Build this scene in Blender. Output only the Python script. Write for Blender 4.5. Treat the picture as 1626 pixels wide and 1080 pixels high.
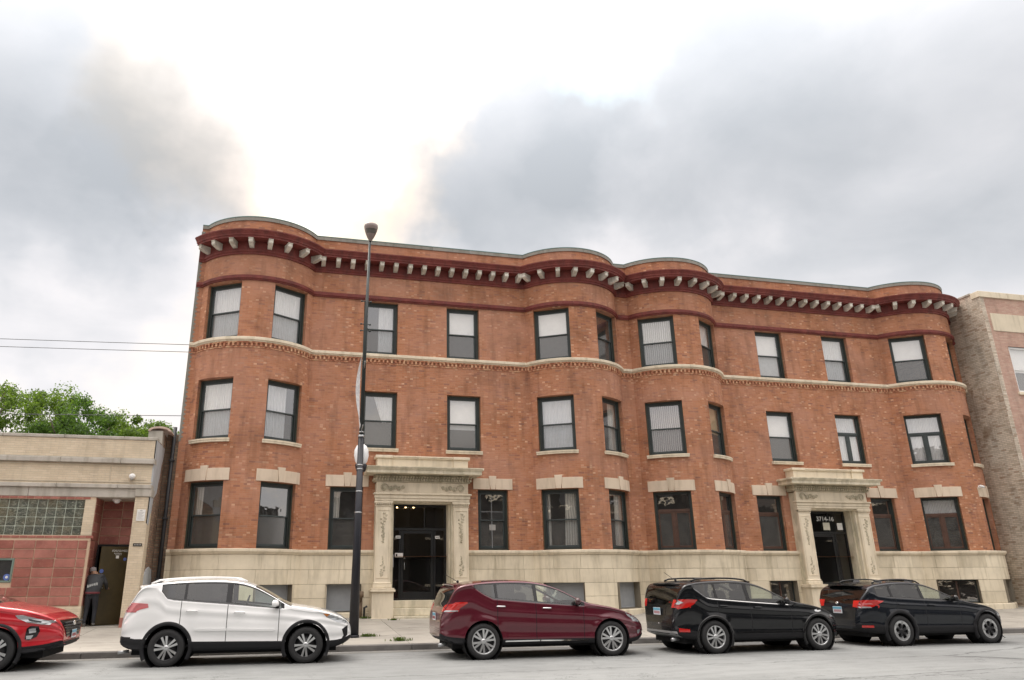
import bpy, bmesh, math, random
from math import sin, cos, pi, radians, sqrt, atan2, acos, hypot
from mathutils import Vector, Matrix
from mathutils.bvhtree import BVHTree
random.seed(7)
for o in list(bpy.data.objects): bpy.data.objects.remove(o)
S = bpy.context.scene
COL = S.collection

# ------------------------------------------------------------------ camera
cam_data = bpy.data.cameras.new('camera'); cam = bpy.data.objects.new('camera', cam_data); COL.objects.link(cam)
S.camera = cam
yaw, pitch, roll = radians(13.1626), radians(18.1267), radians(-0.3501)
fw = Vector((sin(yaw)*cos(pitch), cos(yaw)*cos(pitch), sin(pitch)))
rt = Vector((cos(yaw), -sin(yaw), 0)); up = rt.cross(fw)
r2 = rt*cos(roll)+up*sin(roll); u2 = -rt*sin(roll)+up*cos(roll)
M = Matrix((r2, u2, -fw)).transposed().to_4x4(); M.translation = Vector((0, 0, 1.6))
cam.matrix_world = M
cam_data.sensor_width = 36; cam_data.lens = 36*1155.78/1626
cam_data.shift_x = (813-721.81)/1626
cam_data.clip_start = 0.1; cam_data.clip_end = 2000

# ------------------------------------------------------------------ sky, sun, exposure
SUN_EL, SUN_AZ = radians(58), radians(-28)        # azimuth measured from +Y (behind the buildings), negative = left
W = bpy.data.worlds.new('World'); S.world = W; W.use_nodes = True
nt = W.node_tree; nt.nodes.clear()
def N(t, **kw):
    n = nt.nodes.new(t)
    for k, v in kw.items():
        if k == 'inp':
            for a, b in v.items(): n.inputs[a].default_value = b
        else: setattr(n, k, v)
    return n
def L(a, b): nt.links.new(a, b)
def math_(op, a, b=None, c=None, clamp=False):
    n = N('ShaderNodeMath', operation=op, use_clamp=clamp)
    for i, v in enumerate((a, b, c)):
        if v is None: continue
        if isinstance(v, (int, float)): n.inputs[i].default_value = v
        else: L(v, n.inputs[i])
    return n.outputs[0]
out = N('ShaderNodeOutputWorld'); bg = N('ShaderNodeBackground'); L(bg.outputs[0], out.inputs[0])
sky = N('ShaderNodeTexSky'); sky.sky_type = 'NISHITA'; sky.sun_disc = False
sky.sun_elevation = SUN_EL; sky.sun_rotation = SUN_AZ
tc = N('ShaderNodeTexCoord'); D = tc.outputs['Generated']
sep = N('ShaderNodeSeparateXYZ'); L(D, sep.inputs[0])
# cloud deck: the direction is carried onto a flat layer overhead, so clouds shrink towards the horizon
zc = math_('MAXIMUM', math_('ADD', sep.outputs[2], 0.22), 0.06)
cu = math_('DIVIDE', sep.outputs[0], zc); cv = math_('DIVIDE', sep.outputs[1], zc)
comb = N('ShaderNodeCombineXYZ'); L(cu, comb.inputs[0]); L(cv, comb.inputs[1])
def noise(scale, det, rough, off=(0, 0, 0), dist=0.0):
    mp = N('ShaderNodeVectorMath', operation='ADD'); L(comb.outputs[0], mp.inputs[0]); mp.inputs[1].default_value = off
    n = N('ShaderNodeTexNoise', inp={'Scale': scale, 'Detail': det, 'Roughness': rough, 'Distortion': dist}); L(mp.outputs[0], n.inputs['Vector'])
    return n.outputs[0]
n1 = noise(1.05, 5, 0.5, (3.1, 1.7, 0), 0.35); n2 = noise(2.9, 6, 0.55, (7.7, 2.2, 4), 0.3)
def dirpx(px, py):
    v = fw*1 + 0*rt
    v = fw + r2*((px-721.81)/1155.78) - u2*((py-540)/1155.78)
    return v.normalized()
def lobe(px, py, rad, sharp=1.0):
    """1 inside a soft round patch of sky around this direction"""
    d = dirpx(px, py)
    dp = N('ShaderNodeVectorMath', operation='DOT_PRODUCT'); 
    # ragged edge: shift the direction by noise
    wob = N('ShaderNodeVectorMath', operation='MULTIPLY_ADD'); L(nc.outputs['Color'], wob.inputs[0]); wob.inputs[1].default_value = (0.34, 0.34, 0.34); L(D, wob.inputs[2])
    sub = N('ShaderNodeVectorMath', operation='SUBTRACT'); L(wob.outputs[0], sub.inputs[0]); sub.inputs[1].default_value = (0.17, 0.17, 0.17)
    nm = N('ShaderNodeVectorMath', operation='NORMALIZE'); L(sub.outputs[0], nm.inputs[0])
    L(nm.outputs[0], dp.inputs[0]); dp.inputs[1].default_value = d
    c = cos(radians(rad*1.28)); c2 = cos(radians(rad*0.02))
    mr = N('ShaderNodeMapRange', interpolation_type='SMOOTHSTEP'); L(dp.outputs['Value'], mr.inputs[0])
    mr.inputs[1].default_value = c; mr.inputs[2].default_value = c2
    return mr.outputs[0]
nc = N('ShaderNodeTexNoise', inp={'Scale': 4.5, 'Detail': 5, 'Roughness': 0.55}); L(D, nc.inputs['Vector'])
bright = lobe(440, 90, 11.5); bright2 = lobe(545, 320, 7.5); bright3 = lobe(560, -40, 10)
lob = [(lobe(40, 140, 12), 0.95), (lobe(800, 295, 7.5), 0.88), (lobe(320, 235, 6.5), 0.78), (lobe(1450, 80, 22), 0.80), (lobe(100, 440, 7.5), 0.48), (lobe(1120, 110, 12), .45), (lobe(800, 90, 7), .25), (lobe(640, 430, 6), .15)]
dark = None
for l, k in lob:
    t = math_('MULTIPLY', l, k); dark = t if dark is None else math_('ADD', dark, t)
base = math_('MULTIPLY_ADD', n1, 1.1, -0.36)          # 0..1 cloud thickness
thick = math_('ADD', math_('MULTIPLY_ADD', n2, 1.0, -0.5), base)
thick = math_('ADD', thick, dark)
br = math_('ADD', math_('MULTIPLY', bright, 0.85), math_('MULTIPLY', bright2, 0.6)); br = math_('ADD', br, math_('MULTIPLY', bright3, 0.22))
thick = math_('SUBTRACT', thick, br)
ramp = N('ShaderNodeValToRGB'); cr = ramp.color_ramp; L(math_('MULTIPLY_ADD', thick, 0.50, 0.30, clamp=True), ramp.inputs[0])
cr.elements[0].position = 0.0; cr.elements[0].color = (1.35, 1.31, 1.2, 1)
e = cr.elements.new(0.22); e.color = (1.14, 1.06, 0.93, 1)
e = cr.elements.new(0.33); e.color = (0.98, 0.905, 0.84, 1)
e = cr.elements.new(0.5); e.color = (0.82, 0.795, 0.80, 1)
cr.elements[-1].position = 1.0; cr.elements[-1].color = (0.46, 0.48, 0.505, 1)
e = cr.elements.new(0.72); e.color = (0.625, 0.63, 0.65, 1)
# an overcast sky grows brighter towards the zenith
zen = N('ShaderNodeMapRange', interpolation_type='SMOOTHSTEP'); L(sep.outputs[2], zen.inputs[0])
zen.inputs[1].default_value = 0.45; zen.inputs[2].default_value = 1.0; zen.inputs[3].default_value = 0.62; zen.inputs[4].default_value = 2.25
# thin cloud round the hidden sun is tinged warm; one small gap shows pale blue
wm = N('ShaderNodeMix', data_type='RGBA', blend_type='MULTIPLY'); rim = math_('MULTIPLY', math_('MULTIPLY', br, math_('SUBTRACT', 1.1, br), clamp=True), 3.2, clamp=True)
L(rim, wm.inputs[0]); L(ramp.outputs[0], wm.inputs[6]); wm.inputs[7].default_value = (1.03, 0.955, 0.86, 1)
bl = N('ShaderNodeMix', data_type='RGBA'); L(math_('MULTIPLY', lobe(925, 70, 5.5), 0.75), bl.inputs[0]); L(wm.outputs[2], bl.inputs[6]); bl.inputs[7].default_value = (0.76, 0.93, 1.0, 1)
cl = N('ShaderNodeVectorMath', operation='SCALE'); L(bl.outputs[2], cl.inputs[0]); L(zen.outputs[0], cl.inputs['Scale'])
blue = N('ShaderNodeVectorMath', operation='SCALE'); L(sky.outputs[0], blue.inputs[0]); blue.inputs['Scale'].default_value = 1.0
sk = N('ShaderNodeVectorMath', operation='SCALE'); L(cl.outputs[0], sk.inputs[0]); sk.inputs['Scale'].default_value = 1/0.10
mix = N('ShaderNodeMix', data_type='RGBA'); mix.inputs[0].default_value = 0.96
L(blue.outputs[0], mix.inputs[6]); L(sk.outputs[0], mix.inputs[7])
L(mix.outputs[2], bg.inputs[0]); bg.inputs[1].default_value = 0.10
sun_d = bpy.data.lights.new('sun', 'SUN'); sun = bpy.data.objects.new('sun', sun_d); COL.objects.link(sun)
sun_d.energy = 1.0; sun_d.angle = radians(26); sun_d.color = (1, 0.95, 0.88)
sdir = Vector((sin(SUN_AZ)*cos(SUN_EL), cos(SUN_AZ)*cos(SUN_EL), sin(SUN_EL)))
sun.rotation_euler = sdir.to_track_quat('Z', 'Y').to_euler(); sun.location = (0, 0, 60)
S.view_settings.view_transform = 'Standard'; S.view_settings.look = 'None'
S.view_settings.gamma = 1; S.view_settings.exposure = 0.92; S.view_settings.use_curve_mapping = False
S.render.engine = 'CYCLES'
S.cycles.max_bounces = 8; S.cycles.transparent_max_bounces = 16

# ------------------------------------------------------------------ helpers
def tag(o, label=None, cat=None, group=None, kind=None):
    if label: o['label'] = label
    if cat: o['category'] = cat
    if group: o['group'] = group
    if kind: o['kind'] = kind
    return o
def empty(name, loc=(0, 0, 0), rz=0):
    o = bpy.data.objects.new(name, None); COL.objects.link(o); o.location = loc; o.rotation_euler = (0, 0, rz)
    o.empty_display_size = 0.2
    return o
class MB:
    """collects geometry for one mesh"""
    def __init__(s): s.v = []; s.f = []; s.uv = {}; s.mi = []; s.cur = 0; s.sm = []
    def face(s, pts, uv=None, smooth=False):
        n = len(s.v); s.v += [tuple(p) for p in pts]; s.f.append(tuple(range(n, n+len(pts)))); s.mi.append(s.cur); s.sm.append(smooth)
        if uv: s.uv[len(s.f)-1] = uv
        return s
    def mesh(s, vs, fs, smooth=False):
        n = len(s.v); s.v += [tuple(p) for p in vs]
        for f in fs: s.f.append(tuple(i+n for i in f)); s.mi.append(s.cur); s.sm.append(smooth)
        return s
    def box(s, x0, x1, y0, y1, z0, z1, bev=0.0, M=None):
        if x0 > x1: x0, x1 = x1, x0
        if y0 > y1: y0, y1 = y1, y0
        if z0 > z1: z0, z1 = z1, z0
        if bev > 0:
            b = min(bev, (x1-x0)/2.1, (y1-y0)/2.1, (z1-z0)/2.1)
            vs = []
            for (i, j, k) in [(i, j, k) for i in (0, 1) for j in (0, 1) for k in (0, 1)]:
                X = (x0, x1)[i]; Y = (y0, y1)[j]; Z = (z0, z1)[k]; sx = (b, -b)[i]; sy = (b, -b)[j]; sz = (b, -b)[k]
                vs += [(X, Y+sy, Z+sz), (X+sx, Y, Z+sz), (X+sx, Y+sy, Z)]
            def idx(i, j, k, a): return ((i*2+j)*2+k)*3+a
            fs = []
            for i in (0, 1): fs.append([idx(i, 0, 0, 0), idx(i, 1, 0, 0), idx(i, 1, 1, 0), idx(i, 0, 1, 0)][::(1 if i else -1)])
            for j in (0, 1): fs.append([idx(0, j, 0, 1), idx(1, j, 0, 1), idx(1, j, 1, 1), idx(0, j, 1, 1)][::(-1 if j else 1)])
            for k in (0, 1): fs.append([idx(0, 0, k, 2), idx(1, 0, k, 2), idx(1, 1, k, 2), idx(0, 1, k, 2)][::(1 if k else -1)])
            for j in (0, 1):
                for k in (0, 1): fs.append([idx(0, j, k, 1), idx(1, j, k, 1), idx(1, j, k, 2), idx(0, j, k, 2)])
            for i in (0, 1):
                for k in (0, 1): fs.append([idx(i, 0, k, 0), idx(i, 1, k, 0), idx(i, 1, k, 2), idx(i, 0, k, 2)])
                for j in (0, 1): fs.append([idx(i, j, 0, 0), idx(i, j, 1, 0), idx(i, j, 1, 1), idx(i, j, 0, 1)])
            for i in (0, 1):
                for j in (0, 1):
                    for k in (0, 1): fs.append([idx(i, j, k, 0), idx(i, j, k, 1), idx(i, j, k, 2)])
        else:
            vs = [(x, y, z) for x in (x0, x1) for y in (y0, y1) for z in (z0, z1)]
            fs = [(0, 1, 3, 2), (4, 6, 7, 5), (0, 4, 5, 1), (2, 3, 7, 6), (0, 2, 6, 4), (1, 5, 7, 3)]
        if M is not None: vs = [M @ Vector(v) for v in vs]
        return s.mesh(vs, fs)
    def lathe(s, prof, seg=24, M=None, smooth=True, a0=0, a1=2*pi):
        """profile (r,z) turned round z"""
        full = abs(a1-a0-2*pi) < 1e-6; n = seg if full else seg+1
        vs = []
        for i in range(n):
            a = a0+(a1-a0)*i/seg
            for r, z in prof: vs.append(Vector((r*cos(a), r*sin(a), z)))
        if M is not None: vs = [M @ v for v in vs]
        m = len(prof); fs = []
        for i in range(seg):
            j = (i+1) % n
            for k in range(m-1): fs.append((i*m+k, j*m+k, j*m+k+1, i*m+k+1))
        return s.mesh(vs, fs, smooth)
    def tube(s, pts, rad, seg=8, smooth=True, cap=True):
        pts = [Vector(p) for p in pts]; rs = rad if isinstance(rad, (list, tuple)) else [rad]*len(pts)
        vs = []; prev = None
        for i, p in enumerate(pts):
            d = (pts[min(i+1, len(pts)-1)]-pts[max(i-1, 0)]).normalized()
            a = Vector((0, 0, 1)) if abs(d.z) < 0.95 else Vector((1, 0, 0))
            if prev is not None: a = prev
            x = (a - d*a.dot(d)).normalized(); prev = x; y = d.cross(x)
            for k in range(seg): t = 2*pi*k/seg; vs.append(p+(x*cos(t)+y*sin(t))*rs[i])
        fs = [(i*seg+k, i*seg+(k+1) % seg, (i+1)*seg+(k+1) % seg, (i+1)*seg+k) for i in range(len(pts)-1) for k in range(seg)]
        if cap: fs += [tuple(range(seg))[::-1], tuple((len(pts)-1)*seg+k for k in range(seg))]
        return s.mesh(vs, fs, smooth)
    def prism(s, poly, y0, y1, M=None):
        """polygon in (x,z) given depth from y0 to y1"""
        n = len(poly); vs = [Vector((x, y0, z)) for x, z in poly]+[Vector((x, y1, z)) for x, z in poly]
        if M is not None: vs = [M @ v for v in vs]
        fs = [tuple(range(n)), tuple(range(n, 2*n))[::-1]]+[(i, i+n, (i+1) % n+n, (i+1) % n) for i in range(n)]
        return s.mesh(vs, fs)
    def ball(s, c, r, seg=12, rings=8, sc=(1, 1, 1)):
        vs = []; fs = []
        for i in range(rings+1):
            t = pi*i/rings
            for k in range(seg): a = 2*pi*k/seg; vs.append((c[0]+r*sc[0]*sin(t)*cos(a), c[1]+r*sc[1]*sin(t)*sin(a), c[2]+r*sc[2]*cos(t)))
        for i in range(rings):
            for k in range(seg): fs.append((i*seg+k, (i+1)*seg+k, (i+1)*seg+(k+1) % seg, i*seg+(k+1) % seg))
        return s.mesh(vs, fs, True)
    def data(s, name, mats, merge=True, fix=True):
        me = bpy.data.meshes.new(name); me.from_pydata(s.v, [], s.f)
        if not isinstance(mats, (list, tuple)): mats = [mats]
        for m in mats: me.materials.append(m)
        me.polygons.foreach_set('material_index', s.mi); me.polygons.foreach_set('use_smooth', s.sm)
        if s.uv:
            l = me.uv_layers.new(name='UVMap')
            for fi, uv in s.uv.items():
                p = me.polygons[fi]
                for k, li in enumerate(p.loop_indices): l.data[li].uv = uv[k]
        bm = bmesh.new(); bm.from_mesh(me)
        if merge: bmesh.ops.remove_doubles(bm, verts=bm.verts, dist=1e-5)
        if fix: bmesh.ops.recalc_face_normals(bm, faces=bm.faces)
        bm.to_mesh(me); bm.free(); me.update()
        return me
    def build(s, name, mats, parent=None, fix=True, merge=True, local=False):
        me = s.data(name, mats, merge, fix)
        if local:
            o = bpy.data.objects.new(name, me); COL.objects.link(o); o.parent = parent; return o
        return link(name, me, parent)
def link(name, me, parent=None, M=None):
    o = bpy.data.objects.new(name, me); COL.objects.link(o)
    if M is not None: o.matrix_world = M
    if parent is not None:
        if parent.parent is None: pm = parent.matrix_basis.copy()
        else: pm = parent.parent.matrix_basis @ parent.matrix_basis
        o.parent = parent; o.matrix_parent_inverse = Matrix.Identity(4)
        o.matrix_basis = pm.inverted() @ (M if M is not None else Matrix.Identity(4))
    return o
def copy_tree(o, parent=None):
    c = o.copy(); COL.objects.link(c); c.parent = parent
    for ch in list(o.children): copy_tree(ch, c)
    return c
# ------------------------------------------------------------------ materials
class NT:
    def __init__(s, name, **kw):
        s.m = bpy.data.materials.new(name); s.m.use_nodes = True; s.t = s.m.node_tree; s.t.nodes.clear()
        s.o = s.n('ShaderNodeOutputMaterial'); s.p = s.n('ShaderNodeBsdfPrincipled'); s.l(s.p.outputs[0], s.o.inputs[0])
        s.set(**kw)
    def set(s, col=None, rough=None, metal=None, coat=None, spec=None, trans=None, emit=None, es=None):
        p = s.p.inputs
        if col is not None: p['Base Color'].default_value = (*col, 1)
        if rough is not None: p['Roughness'].default_value = rough
        if metal is not None: p['Metallic'].default_value = metal
        if coat is not None: p['Coat Weight'].default_value = coat; p['Coat Roughness'].default_value = 0.04
        if spec is not None: p['Specular IOR Level'].default_value = spec
        if trans is not None: p['Transmission Weight'].default_value = trans
        if emit is not None: p['Emission Color'].default_value = (*emit, 1); p['Emission Strength'].default_value = es
    def n(s, t, inp=None, **kw):
        n = s.t.nodes.new(t)
        for k, v in kw.items(): setattr(n, k, v)
        for k, v in (inp or {}).items(): n.inputs[k].default_value = v
        return n
    def l(s, a, b): s.t.links.new(a, b)
    def math(s, op, a, b=None, c=None, clamp=False):
        n = s.n('ShaderNodeMath', operation=op, use_clamp=clamp)
        for i, v in enumerate((a, b, c)):
            if v is None: continue
            if isinstance(v, (int, float)): n.inputs[i].default_value = v
            else: s.l(v, n.inputs[i])
        return n.outputs[0]
    def noise(s, scale, det=4, rough=0.55, vec=None, stretch=None, dist=0):
        n = s.n('ShaderNodeTexNoise', {'Scale': scale, 'Detail': det, 'Roughness': rough, 'Distortion': dist})
        v = vec if vec is not None else s.coord()
        if stretch:
            mp = s.n('ShaderNodeMapping'); mp.inputs['Scale'].default_value = stretch; s.l(v, mp.inputs[0]); v = mp.outputs[0]
        s.l(v, n.inputs['Vector']); return n.outputs[0]
    def coord(s):
        if not hasattr(s, 'g'): s.g = s.n('ShaderNodeNewGeometry')
        return s.g.outputs['Position']
    def ramp(s, fac, stops, interp='LINEAR'):
        r = s.n('ShaderNodeValToRGB'); r.color_ramp.interpolation = interp
        el = r.color_ramp.elements
        while len(el) < len(stops): el.new(0.5)
        for e, (p, c) in zip(el, stops): e.position = p; e.color = (*c, 1) if len(c) == 3 else c
        s.l(fac, r.inputs[0]); return r.outputs[0]
    def mix(s, fac, a, b, mode='MIX'):
        n = s.n('ShaderNodeMix', data_type='RGBA', blend_type=mode)
        for i, v in ((0, fac), (6, a), (7, b)):
            if isinstance(v, (int, float)): n.inputs[i].default_value = v
            elif isinstance(v, tuple): n.inputs[i].default_value = (*v, 1)
            else: s.l(v, n.inputs[i])
        return n.outputs[2]
    def bump(s, h, strength=0.3, dist=0.01):
        b = s.n('ShaderNodeBump', {'Strength': strength, 'Distance': dist}); s.l(h, b.inputs['Height']); s.l(b.outputs[0], s.p.inputs['Normal'])
    def base(s, c): s.l(c, s.p.inputs['Base Color'])
    def rnd(s):
        if not hasattr(s, 'oi'): s.oi = s.n('ShaderNodeObjectInfo')
        return s.oi.outputs['Random']
def g3(v): return (v, v, v)

def brick_mat(name, w, h, cols, mortar, stain=0.5, mj=0.010, use_uv=True, light_bricks=None, vert=False, bands=None):
    k = NT(name, rough=0.85, spec=0.25)
    if use_uv:
        tc = k.n('ShaderNodeTexCoord'); sp = k.n('ShaderNodeSeparateXYZ'); k.l(tc.outputs['UV'], sp.inputs[0]); u, v = sp.outputs[0], sp.outputs[1]
    rowf = k.math('DIVIDE', v, h); row = k.math('FLOOR', rowf)
    sh = k.math('MULTIPLY', k.math('MODULO', k.math('ABSOLUTE', row), 2.0), 0.5)
    colf = k.math('ADD', k.math('DIVIDE', u, w), sh); col = k.math('FLOOR', colf)
    cx = k.n('ShaderNodeCombineXYZ'); k.l(col, cx.inputs[0]); k.l(row, cx.inputs[1])
    wn = k.n('ShaderNodeTexWhiteNoise', noise_dimensions='2D'); k.l(cx.outputs[0], wn.inputs['Vector'])
    fu = k.math('SUBTRACT', colf, col); fv = k.math('SUBTRACT', rowf, row)
    du = k.math('MULTIPLY', k.math('MINIMUM', fu, k.math('SUBTRACT', 1.0, fu)), w)
    dv = k.math('MULTIPLY', k.math('MINIMUM', fv, k.math('SUBTRACT', 1.0, fv)), h)
    dd = k.math('MINIMUM', du, dv)
    mk = k.n('ShaderNodeMapRange', interpolation_type='SMOOTHSTEP'); k.l(dd, mk.inputs[0]); mk.inputs[1].default_value = mj*0.35; mk.inputs[2].default_value = mj*0.85
    bc = k.ramp(wn.outputs['Value'], cols)
    if light_bricks:
        c2 = k.n('ShaderNodeCombineXYZ'); k.l(k.math('FLOOR', k.math('MULTIPLY', colf, 2.0)), c2.inputs[0]); k.l(k.math('ADD', row, 37.0), c2.inputs[1])
        w2 = k.n('ShaderNodeTexWhiteNoise', noise_dimensions='2D'); k.l(c2.outputs[0], w2.inputs['Vector'])
        bc = k.mix(k.ramp(w2.outputs['Value'], [(0.93, g3(0)), (0.97, g3(0.45)), (1.0, g3(0.85))]), bc, light_bricks)
        hue = k.noise(0.45, 4, 0.6, dist=0.8)
        bc = k.mix(k.ramp(hue, [(0.42, g3(0)), (0.62, g3(0.55))]), bc, (0.475, 0.255, 0.185))
        sp3 = k.n('ShaderNodeSeparateXYZ'); k.l(k.coord(), sp3.inputs[0])
    # big soft patches where the colour drifts, streaks running down, fine grain
    n1 = k.noise(0.9, 5, 0.6, dist=0.6)
    n2 = k.noise(2.2, 4, 0.6, stretch=(1.6, 1.6, 0.25))
    n3 = k.noise(45, 3, 0.6)
    bc = k.mix(k.math('MULTIPLY_ADD', n3, 0.5, -0.05, clamp=True), bc, (0.9, 0.8, 0.75), 'MULTIPLY')
    m = k.mix(mk.outputs[0], mortar, bc)
    f1 = k.ramp(n1, [(0.3, g3(1-0.42*stain)), (0.5, g3(1.0)), (0.72, (1.0+0.10*stain, 1.0+0.16*stain, 1.0+0.22*stain))])
    m = k.mix(1.0, m, f1, 'MULTIPLY')
    f2 = k.ramp(n2, [(0.34, g3(1-0.38*stain)), (0.5, g3(1.0))])
    m = k.mix(1.0, m, f2, 'MULTIPLY')
    k.base(m)
    hb = k.math('ADD', mk.outputs[0], k.math('MULTIPLY', n3, 0.35)); hb = k.math('ADD', hb, k.math('MULTIPLY', wn.outputs['Value'], 0.3))
    k.bump(hb, 0.55, 0.012)
    return k.m
RB = [(0.0, (0.375, 0.160, 0.085)), (0.16, (0.435, 0.192, 0.103)), (0.38, (0.475, 0.216, 0.120)), (0.58, (0.440, 0.188, 0.098)), (0.76, (0.495, 0.238, 0.138)), (0.88, (0.40, 0.172, 0.102)), (0.94, (0.335, 0.148, 0.098)), (0.97, (0.29, 0.138, 0.098)), (1.0, (0.53, 0.30, 0.185))]
M_brick = brick_mat('red_face_brick', 0.205, 0.0635, RB, (0.43, 0.235, 0.145), 0.55, 0.008, light_bricks=(0.70, 0.44, 0.29))
M_ybrick = brick_mat('yellow_brick', 0.21, 0.066, [(0, (0.63, 0.54, 0.40)), (0.5, (0.665, 0.57, 0.425)), (1, (0.70, 0.605, 0.46))], (0.56, 0.49, 0.38), 0.3, 0.007)
M_common = brick_mat('common_brick', 0.21, 0.07, [(0, (0.26, 0.17, 0.12)), (0.35, (0.36, 0.22, 0.15)), (0.7, (0.22, 0.14, 0.10)), (1, (0.42, 0.30, 0.20))], (0.22, 0.19, 0.15), 0.9, 0.016)
M_pink = brick_mat('pinkish_brick', 0.205, 0.0635, [(0, (0.48, 0.30, 0.24)), (0.5, (0.53, 0.345, 0.275)), (1, (0.56, 0.39, 0.31))], (0.45, 0.34, 0.28), 0.4, 0.009)
M_redbrick = brick_mat('red_border_brick', 0.205, 0.09, [(0, (0.36, 0.10, 0.06)), (1, (0.45, 0.15, 0.09))], (0.5, 0.38, 0.28), 0.3, 0.012)
def buff_mat():
    m = brick_mat('buff_painted_brick', 0.21, 0.07, [(0, (0.64, 0.56, 0.46)), (0.5, (0.70, 0.62, 0.52)), (0.9, (0.50, 0.42, 0.33)), (1, (0.42, 0.31, 0.23))], (0.42, 0.36, 0.29), 0.55, 0.013)
    k = NT.__new__(NT); k.m = m; k.t = m.node_tree; k.p = [n for n in k.t.nodes if n.type == 'BSDF_PRINCIPLED'][0]
    src = k.p.inputs['Base Color'].links[0].from_socket
    n = k.noise(0.55, 5, 0.7, dist=1.0)
    f = k.ramp(n, [(0.60, g3(0)), (0.67, g3(1))])
    dirt = k.ramp(k.noise(6, 4, .6), [(0.35, (0.22, 0.13, 0.08)), (0.7, (0.33, 0.25, 0.17))])
    k.base(k.mix(k.math('MULTIPLY', f, 0.75), src, dirt))
    return m
M_buff = buff_mat()

def stone_mat(name, c, stain=0.5, per=0.12, green=0.0, rough=0.8):
    k = NT(name, rough=rough, spec=0.3)
    r = k.math('MULTIPLY_ADD', k.rnd(), 2*per, 1-per)
    n1 = k.noise(1.3, 5, 0.6); n2 = k.noise(3.0, 4, 0.6, stretch=(1.4, 1.4, 0.22)); n3 = k.noise(60, 3, 0.6)
    col = k.ramp(n1, [(0.3, tuple(v*(1-0.30*stain) for v in c)), (0.5, c), (0.7, tuple(min(1, v*(1+0.16*stain)) for v in c))])
    col = k.mix(1.0, col, k.ramp(n2, [(0.33, (1-0.5*stain, 1-0.52*stain, 1-0.58*stain)), (0.52, g3(1))]), 'MULTIPLY')
    rr = k.n('ShaderNodeCombineColor'); k.l(r, rr.inputs[0]); k.l(k.math('MULTIPLY_ADD', r, 1.05, -0.05), rr.inputs[1]); k.l(k.math('MULTIPLY_ADD', r, 1.15, -0.15), rr.inputs[2])
    col = k.mix(1.0, col, rr.outputs[0], 'MULTIPLY')
    if green:
        gm = k.ramp(k.noise(4.5, 4, 0.6, stretch=(1, 1, 0.5)), [(0.42, g3(0)), (0.62, g3(green))])
        col = k.mix(gm, col, (0.20, 0.20, 0.12))
    k.base(col); k.bump(k.math('ADD', n3, k.math('MULTIPLY', n2, 0.6)), 0.25, 0.008)
    return k.m
M_lime = stone_mat('limestone', (0.70, 0.62, 0.475), 0.45, 0.10)
M_limed = stone_mat('limestone_trim', (0.72, 0.635, 0.495), 0.38, 0.07)
M_limeg = stone_mat('limestone_weathered', (0.71, 0.64, 0.50), 0.4, 0.05, green=0.3)
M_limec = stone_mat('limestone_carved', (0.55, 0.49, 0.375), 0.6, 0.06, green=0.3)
M_greystone = stone_mat('grey_concrete_trim', (0.46, 0.43, 0.38), 0.5, 0.05)
M_lintel = stone_mat('lintel_stone', (0.66, 0.55, 0.43), 0.35, 0.06)
M_joint = stone_mat('mortar_backing', (0.24, 0.21, 0.165), 0.4, 0.0)
M_bracket = stone_mat('painted_bracket', (0.66, 0.63, 0.56), 0.6, 0.15)
M_coping = stone_mat('coping_grey', (0.27, 0.265, 0.235), 0.4, 0.08)
M_patina = NT('patina_edge', col=(0.13, 0.24, 0.22), rough=0.6).m
def paint(name, c, rough=0.45, var=0.2, **kw):
    k = NT(name, rough=rough, **kw)
    n = k.noise(3.5, 4, 0.6)
    k.base(k.ramp(n, [(0.3, tuple(v*(1-var) for v in c)), (0.7, tuple(v*(1+var*0.6) for v in c))]))
    k.bump(k.noise(30, 3, .5), 0.08, 0.004)
    return k.m
kc = NT('cornice_red_paint', rough=.6, spec=.3)
_b = kc.ramp(kc.noise(2.2, 5, .65), [(.3, (.115, .026, .022)), (.5, (.175, .040, .034)), (.72, (.225, .060, .048))])
_b = kc.mix(kc.ramp(kc.noise(26, 4, .7, stretch=(1, 1, 2.0)), [(.66, g3(0)), (.72, g3(.85))]), _b, (.50, .44, .38))
_b = kc.mix(kc.ramp(kc.noise(3.2, 4, .6, stretch=(1.5, 1.5, .3)), [(.50, g3(0)), (.68, g3(.5))]), _b, (.075, .03, .025))
kc.base(_b); kc.bump(kc.noise(30, 3, .6), .2, .006); M_cornice = kc.m
M_frame = paint('window_frame_paint', (0.020, 0.028, 0.026), 0.42, 0.25)
M_frame2 = paint('window_casing_olive', (0.060, 0.065, 0.045), 0.5, 0.3)
M_sash = paint('sash_paint', (0.045, 0.058, 0.058), 0.4, 0.25)
M_wood = paint('brown_wood_mullion', (0.085, 0.042, 0.028), 0.5, 0.3)
M_black = paint('black_paint', (0.012, 0.013, 0.014), 0.35, 0.2)
M_board = paint('grey_board', (0.30, 0.315, 0.33), 0.7, 0.1)
M_white = paint('white_paint', (0.78, 0.78, 0.77), 0.4, 0.05)
M_olive = paint('olive_door_paint', (0.055, 0.040, 0.012), 0.45, 0.25)
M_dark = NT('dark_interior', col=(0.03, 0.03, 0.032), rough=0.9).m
M_room = NT('room_plaster', col=(0.22, 0.21, 0.19), rough=0.9).m
M_roof = NT('roof_felt', col=(0.12, 0.12, 0.12), rough=0.95).m
M_cement = stone_mat('grey_cement_patch', (0.46, 0.48, 0.50), 0.35, 0.03)
M_tin = NT('galvanised_metal', col=(0.42, 0.43, 0.44), rough=0.35, metal=0.8).m
M_pipe = paint('dark_pipe', (0.03, 0.032, 0.036), 0.5, 0.2)
M_rust = paint('rusty_pipe', (0.16, 0.11, 0.07), 0.7, 0.4)
M_terra = stone_mat('clay_coping', (0.55, 0.42, 0.36), 0.3, 0.1)
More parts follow.
